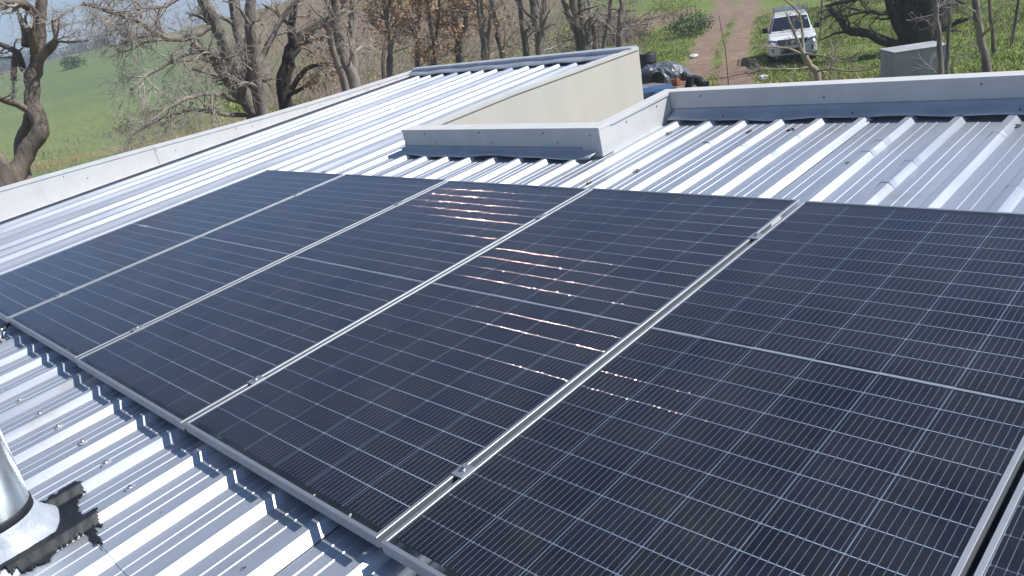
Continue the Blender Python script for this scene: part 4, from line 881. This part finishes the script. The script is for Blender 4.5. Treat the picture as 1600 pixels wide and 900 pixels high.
b = MB(); b.tube([(0, 2.62, 0.88), (0, 2.65, 0.88)], [0.075, 0.07], 18); b.build('badge', M['chrome'], gr)
b = MB(); b.box((-0.46, 2.55, 0.47), (0.46, 2.685, 0.69)); b.build('lower_intake', M['black_plastic'], pk, bevel=0.025)
b = MB(); b.box((-0.22, 2.686, 0.66), (0.22, 2.694, 0.755)); b.build('number_plate', M['label'], pk)
b = MB(); b.loft([rrect(0.60, 0.40, 0.47, 2.665, 0.03), rrect(0.72, 0.34, 0.46, 2.55, 0.05), rrect(0.74, 0.32, 0.44, 2.2, 0.05)]); b.build('skid_plate', M['alu'], pk)
b = MB(); b.box((-0.86, 2.0, 0.26), (0.86, -2.2, 0.46)) if False else b.box((-0.70, -2.3, 0.28), (0.70, 2.1, 0.46)); b.build('underbody', M['black_plastic'], pk)
rk = MB()
for s_ in (1, -1):
    rk.tube([(s_ * 0.63, 0.15, 1.93), (s_ * 0.63, -2.4, 1.93)], 0.022, 8)
    for y in (0.0, -0.8, -1.6, -2.3): rk.tube([(s_ * 0.63, y, 1.92), (s_ * 0.65, y, 1.76)], 0.018, 6)
rack = rk.build('roof_rack', M['alu_dark'], pk)
for y in (0.13, -0.3, -0.8, -1.3, -1.8, -2.35): b = MB(); b.box((-0.66, y - 0.03, 1.925), (0.66, y + 0.03, 1.975)); b.build('rack_bar', M['alu'], rack, bevel=0.006)
for s_ in (0.25, -0.3): b = MB(); b.tube([(s_, 1.09, 1.25), (s_ + 0.3, 1.0, 1.31), (s_ + 0.42, 0.94, 1.35)], 0.012, 6); b.build('wiper', M['black_plastic'], pk)
b = MB(); b.box((-0.62, 0.985, 1.33), (-0.53, 0.99, 1.42)); o = b.build('licence_disc', M['label'], pk); o.rotation_euler.x = 0; o.location = (0.0, -0.075, 0.235)
o.rotation_euler.x = R(0)

bc = empty('blue_car', 'blue hatchback half hidden behind the beige wall and parapet', 'car')
q = at(1013, 150, 22.3); hd = Vector((0.85, -0.5)); ang = math.atan2(hd.y, hd.x) - math.pi / 2
bc.matrix_world = Matrix.Translation((q.x - 0.9 * hd.x * -0.2, q.y, float(ground(q.x, q.y)))) @ Matrix.Rotation(ang, 4, 'Z')
b = MB(); b.loft([rrect(0.60, 0.36, 0.62, 1.98, 0.1), rrect(0.80, 0.28, 0.74, 1.85, 0.12), rrect(0.83, 0.26, 0.84, 1.4, 0.14), rrect(0.84, 0.28, 0.93, 0.8, 0.12), rrect(0.84, 0.28, 0.95, -1.2, 0.12), rrect(0.82, 0.30, 0.93, -1.75, 0.14), rrect(0.70, 0.36, 0.86, -1.9, 0.14)]); b.build('body', M['paint_blue'], bc, smooth=True)
b = MB(); b.loft([cabring(0.95, 0.78, 0.88, 0.74, 0.98), cabring(0.25, 0.80, 0.88, 0.60, 1.38), cabring(-0.1, 0.80, 0.88, 0.61, 1.44), cabring(-1.1, 0.80, 0.88, 0.60, 1.42), cabring(-1.5, 0.78, 0.88, 0.56, 1.34), cabring(-1.85, 0.72, 0.86, 0.66, 0.98)]); b.build('cabin', M['paint_blue'], bc, bevel=0.03)
b = MB(); b.quad((0.66, 0.90, 1.03), (0.56, 0.30, 1.36), (-0.56, 0.30, 1.36), (-0.66, 0.90, 1.03)); b.build('windscreen', M['car_glass'], bc)
b = MB(); b.quad((-0.64, -1.80, 1.03), (-0.52, -1.53, 1.31), (0.52, -1.53, 1.31), (0.64, -1.80, 1.03)); b.build('rear_window', M['car_glass'], bc)
for s_ in (1, -1):
    for y0, y1 in ((0.50, -0.35), (-0.42, -1.25)):
        b = MB(); b.quad((0.795 * s_, y0 + (0.2 if y0 > 0 else 0), 0.97), (0.795 * s_, y1, 0.97), (0.655 * s_, y1, 1.32), (0.655 * s_, y0 - (0.15 if y0 > 0 else 0), 1.32)); b.build('side_window', M['car_glass'], bc)
    for y in (1.25, -1.2): wheel(bc, s_ * 0.74, y, 0.29, 0.18)
    b = MB(); b.box((s_ * 0.62 - 0.14, 1.78, 0.60), (s_ * 0.62 + 0.14, 1.93, 0.74)); b.build('headlight', M['lamp'], bc, bevel=0.03)
    b = MB(); b.box((s_ * 0.70 - 0.09, -1.89, 0.66), (s_ * 0.70 + 0.09, -1.78, 0.86)); b.build('tail_light', mat('red_lens', (0.25, 0.02, 0.02), 0.2), bc, bevel=0.03)

# ---------------------------------------------------------------- person bending over beside the blue car
M['skin'] = mat('skin', (0.10, 0.055, 0.038), 0.6, 0, 0.1, 10)
M['navy'] = mat('navy_cloth', (0.015, 0.018, 0.030), 0.9, 0, 0.3, 12, 0.4, 30)
M['trousers'] = mat('grey_trousers', (0.05, 0.05, 0.055), 0.9, 0, 0.3, 12)
M['hair'] = mat('hair', (0.025, 0.018, 0.014), 0.9, 0, 0.3, 30, 0.5, 60)
def skin(name, verts, edges, radii, m, parent, root=0, sub=2):
    me = bpy.data.meshes.new(name); me.from_pydata(verts, edges, []); me.materials.append(m); o = link(name, me, parent)
    md = o.modifiers.new('skin', 'SKIN'); md.use_smooth_shade = True
    for i, r in enumerate(radii): me.skin_vertices[0].data[i].radius = (r, r) if not isinstance(r, tuple) else r
    me.skin_vertices[0].data[root].use_root = True
    ss = o.modifiers.new('sub', 'SUBSURF'); ss.levels = sub; ss.render_levels = sub; return o
pr = empty('person', 'person in dark clothes bending over beside the blue car', 'person')
hp = at(1068, 121, 23.6); gz_ = float(ground(hp.x, hp.y))
H = hp.z - gz_                                    # height of the bent head
fwd = -Vector((CX.x, CX.y)).normalized()           # bends towards the left of the picture
ang = math.atan2(fwd.y, fwd.x)
pr.matrix_world = Matrix.Translation((hp.x - fwd.x * 0.52, hp.y - fwd.y * 0.52, gz_ + (H - 1.12))) @ Matrix.Rotation(ang, 4, 'Z')
Vb = [(0, 0, 0.86), (0.14, 0, 1.00), (0.31, 0, 1.10), (0.40, 0, 1.10), (0.47, 0, 1.11),
      (0.0, 0.10, 0.82), (0.10, 0.11, 0.46), (-0.02, 0.12, 0.08), (0.12, 0.13, 0.04), (0.0, -0.10, 0.82), (0.10, -0.11, 0.46), (-0.02, -0.12, 0.08), (0.12, -0.13, 0.04),
      (0.33, 0.17, 1.08), (0.40, 0.22, 0.83), (0.56, 0.19, 0.66), (0.33, -0.17, 1.08), (0.40, -0.22, 0.83), (0.56, -0.19, 0.66)]
Eb = [(0, 1), (1, 2), (2, 3), (3, 4), (0, 5), (5, 6), (6, 7), (7, 8), (0, 9), (9, 10), (10, 11), (11, 12), (2, 13), (13, 14), (14, 15), (2, 16), (16, 17), (17, 18)]
Rb = [0.13, 0.13, 0.135, 0.06, 0.055, 0.085, 0.06, 0.045, 0.04, 0.085, 0.06, 0.045, 0.04, 0.06, 0.045, 0.032, 0.06, 0.045, 0.032]
skin('body', Vb, Eb, Rb, M['skin'], pr)
skin('jacket', [Vb[i] for i in (0, 1, 2, 13, 14, 15, 16, 17, 18)], [(0, 1), (1, 2), (2, 3), (3, 4), (4, 5), (2, 6), (6, 7), (7, 8)], [0.15, 0.165, 0.165, 0.085, 0.062, 0.048, 0.085, 0.062, 0.048], M['navy'], pr)
skin('trousers', [Vb[i] for i in (0, 5, 6, 7, 9, 10, 11)], [(0, 1), (1, 2), (2, 3), (0, 4), (4, 5), (5, 6)], [0.145, 0.105, 0.078, 0.062, 0.105, 0.078, 0.062], M['trousers'], pr)
def ellip(c, rx, ry, rz, n=14, k=16, f=None):
    rings = []
    for i in range(1, n):
        th = math.pi * i / n; rings.append([(c[0] + rx * math.sin(th) * math.cos(2 * math.pi * j / k), c[1] + ry * math.sin(th) * math.sin(2 * math.pi * j / k), c[2] + rz * math.cos(th)) for j in range(k)])
    return rings
hc = (0.52, 0, 1.14)
b = MB(); rings = ellip(hc, 0.098, 0.078, 0.122)
rings = [[(x + (0.022 if (abs(y) < 0.025 and x > hc[0] + 0.05 and -0.03 < z - hc[2] < 0.02) else 0) - 0.010 * (1 if (0.02 < abs(y) < 0.05 and x > hc[0] + 0.03 and 0 < z - hc[2] < 0.03) else 0), y, z) for x, y, z in r_] for r_ in rings]
b.loft(rings); hd_ = b.build('head', M['skin'], pr, smooth=True)
for s_ in (1, -1):
    b = MB(); b.loft(ellip((hc[0] - 0.005, s_ * 0.080, hc[2] - 0.005), 0.02, 0.012, 0.032, 6, 8)); b.build('ear', M['skin'], hd_, smooth=True)
    b = MB(); b.loft(ellip((hc[0] + 0.082, s_ * 0.033, hc[2] + 0.014), 0.010, 0.012, 0.009, 6, 8)); b.build('eye', M['label'], hd_, smooth=True)
    for k in range(5):
        y0 = s_ * 0.19 + (k - 2) * 0.018; L = (0.055, 0.075, 0.08, 0.072, 0.058)[k]
        if k == (0 if s_ > 0 else 4): pts = [(0.57, y0, 0.65), (0.60, y0 - s_ * 0.02, 0.63), (0.615, y0 - s_ * 0.025, 0.605)]
        else: pts = [(0.59, y0, 0.62), (0.60 + L * 0.4, y0, 0.60), (0.595 + L * 0.5, y0, 0.60 - L * 0.5)]
        b = MB(); b.tube(pts, [0.011, 0.010, 0.008], 6); b.build('finger', M['skin'], pr, smooth=True)
b = MB(); b.box((hc[0] + 0.088, -0.022, hc[2] - 0.055), (hc[0] + 0.094, 0.022, hc[2] - 0.048)); b.build('mouth', M['trousers'], hd_)
b = MB(); b.loft([[(x - 0.008 if x < hc[0] else x - 0.02, y * 1.07, z + 0.006) for x, y, z in r_] for r_ in ellip(hc, 0.106, 0.082, 0.128)[:7]]); b.build('hair', M['hair'], hd_, smooth=True)

# ---------------------------------------------------------------- yard things
tk = empty('concrete_tank', 'square grey concrete tank standing in front of the dark tree', 'tank')
q = at(1428, 100, 26); tk.matrix_world = Matrix.Translation((q.x, q.y, float(ground(q.x, q.y)) - 0.05)) @ Matrix.Rotation(R(38), 4, 'Z')
M['conc'] = mat('grey_cement', (0.33, 0.345, 0.36), 0.85, 0, 0.18, 2.0, 0.3, 30, stretch=(1, 1, 0.3))
zt_ = at(1428, 72, 26).z - float(ground(q.x, q.y))
b = MB(); b.box((-0.72, -0.60, 0), (0.72, 0.60, zt_)); b.build('tank_wall', M['conc'], tk, bevel=0.02)
b = MB(); b.box((-0.75, -0.63, zt_ + 0.001), (0.75, 0.63, zt_ + 0.05)); b.build('lid', M['conc'], tk, bevel=0.015)
M['black_sheet'] = mat('black_plastic_sheet', (0.105, 0.125, 0.16), 0.36, 0, 0.3, 4, 0.8, 7, dist=0.05)
q = at(1040, 112, 35); hp_ = link('covered_heap', None)
bpy.data.objects.remove(hp_)
b = MB(); rings = []; g = random.Random(4); cxv = Vector((CX.x, CX.y, 0)).normalized(); cyv = Vector((-cxv.y, cxv.x, 0))
for i in range(15):
    s_ = i / 14; x = -1.0 + 2.0 * s_; h = 0.80 * (1 - (max(0, s_ - 0.55) / 0.5) ** 2 * 0.85) * min(1, 0.75 + 2 * s_); w = 0.75 * (1 - 0.5 * max(0, s_ - 0.6)); ring = []
    for j in range(13):
        a = math.pi * j / 12; rr_ = 1 + g.uniform(-0.07, 0.07); ring.append(cxv * (x + g.uniform(-0.03, 0.03)) + cyv * (w * math.cos(a) * rr_) + Vector((0, 0, h * math.sin(a) ** 0.75 * rr_)))
    rings.append(ring)
b.loft(rings, closed=False); hp_ = b.build('covered_heap', M['black_sheet']); hp_.location = (q.x, q.y, float(ground(q.x, q.y)) - 0.03); s = hp_.modifiers.new('thickness', 'SOLIDIFY'); s.thickness = 0.012
tag(hp_, 'long heap under dark shiny plastic sheeting beside the track', 'heap')
def drum(px, py, dist, label, rz, lying=True, L=0.95, rad=0.32):
    q = at(px, py, dist); d_ = empty('plastic_drum', label, 'drum', group=None); gz0 = float(ground(q.x, q.y))
    d_.matrix_world = Matrix.Translation((q.x, q.y, gz0 + (rad if lying else 0))) @ Matrix.Rotation(R(rz), 4, 'Z') @ (Matrix.Rotation(R(90), 4, 'X') if lying else Matrix.Identity(4))
    b = MB(); prof = [(0.0, rad * 0.9), (0.03, rad), (L * 0.3, rad), (L * 0.32, rad * 1.04), (L * 0.35, rad), (L * 0.65, rad), (L * 0.67, rad * 1.04), (L * 0.7, rad), (L * 0.97, rad), (L, rad * 0.93), (L, rad * 0.86), (0.08, rad * 0.85), (0.07, 0.01)]
    b.loft([[(r_ * math.cos(a), r_ * math.sin(a), z) for a in [2 * math.pi * k / 24 for k in range(24)]] for z, r_ in prof], caps=False); b.build('drum_shell', M['black_plastic'], d_, smooth=True)
    b = MB(); b.tube([(0, 0, -0.001), (0, 0, 0.02)], [rad * 0.9, rad * 0.9], 24); b.build('drum_bottom', M['black_plastic'], d_)
drum(1012, 95, 36, 'black plastic drum standing behind the corner of the beige wall', 20, False, 1.15, 0.38)
drum(1010, 118, 33.5, 'open dark drum lying on its side left of the covered heap', 65, True, 0.8, 0.36)
# crate and litter
q = at(1055, 118, 33.5); b = MB(); g0 = float(ground(q.x, q.y))
b.box((-0.13, -0.12, 0), (0.13, 0.12, 0.02)); b.box((-0.13, -0.12, 0.02), (-0.11, 0.12, 0.24)); b.box((0.11, -0.12, 0.02), (0.13, 0.12, 0.24)); b.box((-0.11, -0.12, 0.02), (0.11, -0.10, 0.24)); b.box((-0.11, 0.10, 0.02), (0.11, 0.12, 0.24))
o = b.build('orange_bucket', mat('orange_plastic', (0.45, 0.13, 0.05), 0.5)); o.location = (q.x, q.y, g0); tag(o, 'small orange box in front of the covered heap', 'box')
M['litter'] = mat('white_plastic_bag', (0.62, 0.63, 0.66), 0.5, 0, 0.15, 9)
def rag(px, py, dist, size, label, m, name='plastic_bag'):
    q = at(px, py, dist); g = random.Random(px); b = MB(); rings = []
    for i in range(1, 6):
        th = math.pi * i / 6; rings.append([(size * math.sin(th) * math.cos(a) * g.uniform(0.6, 1.3), size * math.sin(th) * math.sin(a) * g.uniform(0.6, 1.3), size * 0.45 * (1 + math.cos(th)) * g.uniform(0.7, 1.2)) for a in [2 * math.pi * k / 10 for k in range(10)]])
    b.loft(rings); o = b.build(name, m); o.location = (q.x, q.y, float(ground(q.x, q.y))); tag(o, label, 'bag')
rag(1083, 86, 43, 0.22, 'crumpled white plastic bag lying left of the track', M['litter'])
rag(1192, 112, 31.5, 0.18, 'pale rag in the grass in front of the pickup', M['litter'])

# ---------------------------------------------------------------- dry leaves and scraps on the roof
def leaf(u, v, size, label, m='leaf_dry', rz=None, long=1.6, curl=0.5):
    g = random.Random(int(u * 1000 + v * 77)); b = MB(); n = 5; rings = []
    for i in range(n):
        s_ = i / (n - 1); w = size * 0.5 * (math.sin(math.pi * (0.1 + 0.8 * s_))) * g.uniform(0.8, 1.2); y = (s_ - 0.5) * size * long
        rings.append([(-w, y, size * curl * g.uniform(0.3, 0.7)), (-w * 0.5, y, size * 0.12 * g.uniform(0, 1)), (0, y + 0.001, 0.0), (w * 0.5, y, size * 0.12 * g.uniform(0, 1)), (w, y, size * curl * g.uniform(0.2, 0.8))])
    b.loft(rings, closed=False); o = b.build('dry_leaf', M[m]); s = o.modifiers.new('thickness', 'SOLIDIFY'); s.thickness = 0.0008
    o.matrix_world = RM @ Matrix.Translation((u, v, roof_z(u) + 0.004)) @ Matrix.Rotation(R(g.uniform(0, 180) if rz is None else rz), 4, 'Z')
    tag(o, label, 'leaf', 'dry leaves on the roof')
M['sealant_grey'] = mat('grey_sealant', (0.30, 0.31, 0.31), 0.55, 0, 0.25, 60, 0.6, 70, dist=0.004)
for n_, (px, py) in enumerate(((63, 648), (32, 627), (92, 668), (130, 692), (166, 725), (204, 764), (255, 806), (317, 848), (385, 893), (12, 612))):
    u, v = roof_uv(px, py, ZPAN); g = random.Random(n_); b = MB()
    b.loft([[(u + r_ * g.uniform(0.75, 1.25) * math.cos(a), v + r_ * g.uniform(0.75, 1.25) * 0.85 * math.sin(a), ZPAN + 0.001 + z_) for a in [2 * math.pi * k / 14 for k in range(14)]] for r_, z_ in ((0.024, 0.0), (0.020, 0.003), (0.011, 0.006), (0.004, 0.007))])
    o = b.build('sealant_blob', M['sealant_grey'], house, smooth=True)
    b = MB(); b.tube([(u + 0.002, v, ZPAN + 0.006), (u + 0.002, v, ZPAN + 0.009), (u + 0.002, v, ZPAN + 0.0091), (u + 0.002, v, ZPAN + 0.015)], [0.010, 0.010, 0.006, 0.0055], 6); b.build('roofing_screw', M['steel'], o)
spots = [(1045, 207, 'on the ribbed roof close to the parapet return', 0.06), (995, 266, 'curled one right above the gap of third and fourth panel', 0.06), (1170, 205, 'on the roof under the long rear parapet', 0.05), (1235, 202, 'thin one under the long rear parapet', 0.05), (1325, 252, 'in the middle of the right roof part', 0.03), (1355, 190, 'tucked against the rear flashing', 0.05), (1588, 196, 'beside the rib joint at the far right', 0.05), (920, 285, 'touching the far end of the third panel gap', 0.04), (505, 268, 'at the far edge of the second panel', 0.04)]
for (px, py, lab, sz) in spots:
    u, v = roof_uv(px, py, ZPAN + 0.01); leaf(u, v, sz * 0.55, 'dry brown leaf ' + lab, long=1.25 + 0.5 * random.random())
# rust-brown mud smudges
#M['mud'] = mat('mud_stain', (0.40, 0.33, 0.27), 0.8, 0, 0.15, 25)

# ---------------------------------------------------------------- air
hz = MB().box((-3300, -3300, -9), (3300, 3300, 60)).build('haze', bpy.data.materials.new('haze_air')); hm = hz.data.materials[0]; hm.use_nodes = True
hm.node_tree.nodes.clear(); pv = hm.node_tree.nodes.new('ShaderNodeVolumePrincipled'); ho = hm.node_tree.nodes.new('ShaderNodeOutputMaterial')
pv.inputs['Color'].default_value = (0.80, 0.88, 1.0, 1); pv.inputs['Density'].default_value = 0.0012; pv.inputs['Anisotropy'].default_value = 0.2
hm.node_tree.links.new(pv.outputs[0], ho.inputs['Volume']); tag(hz, kind='stuff')
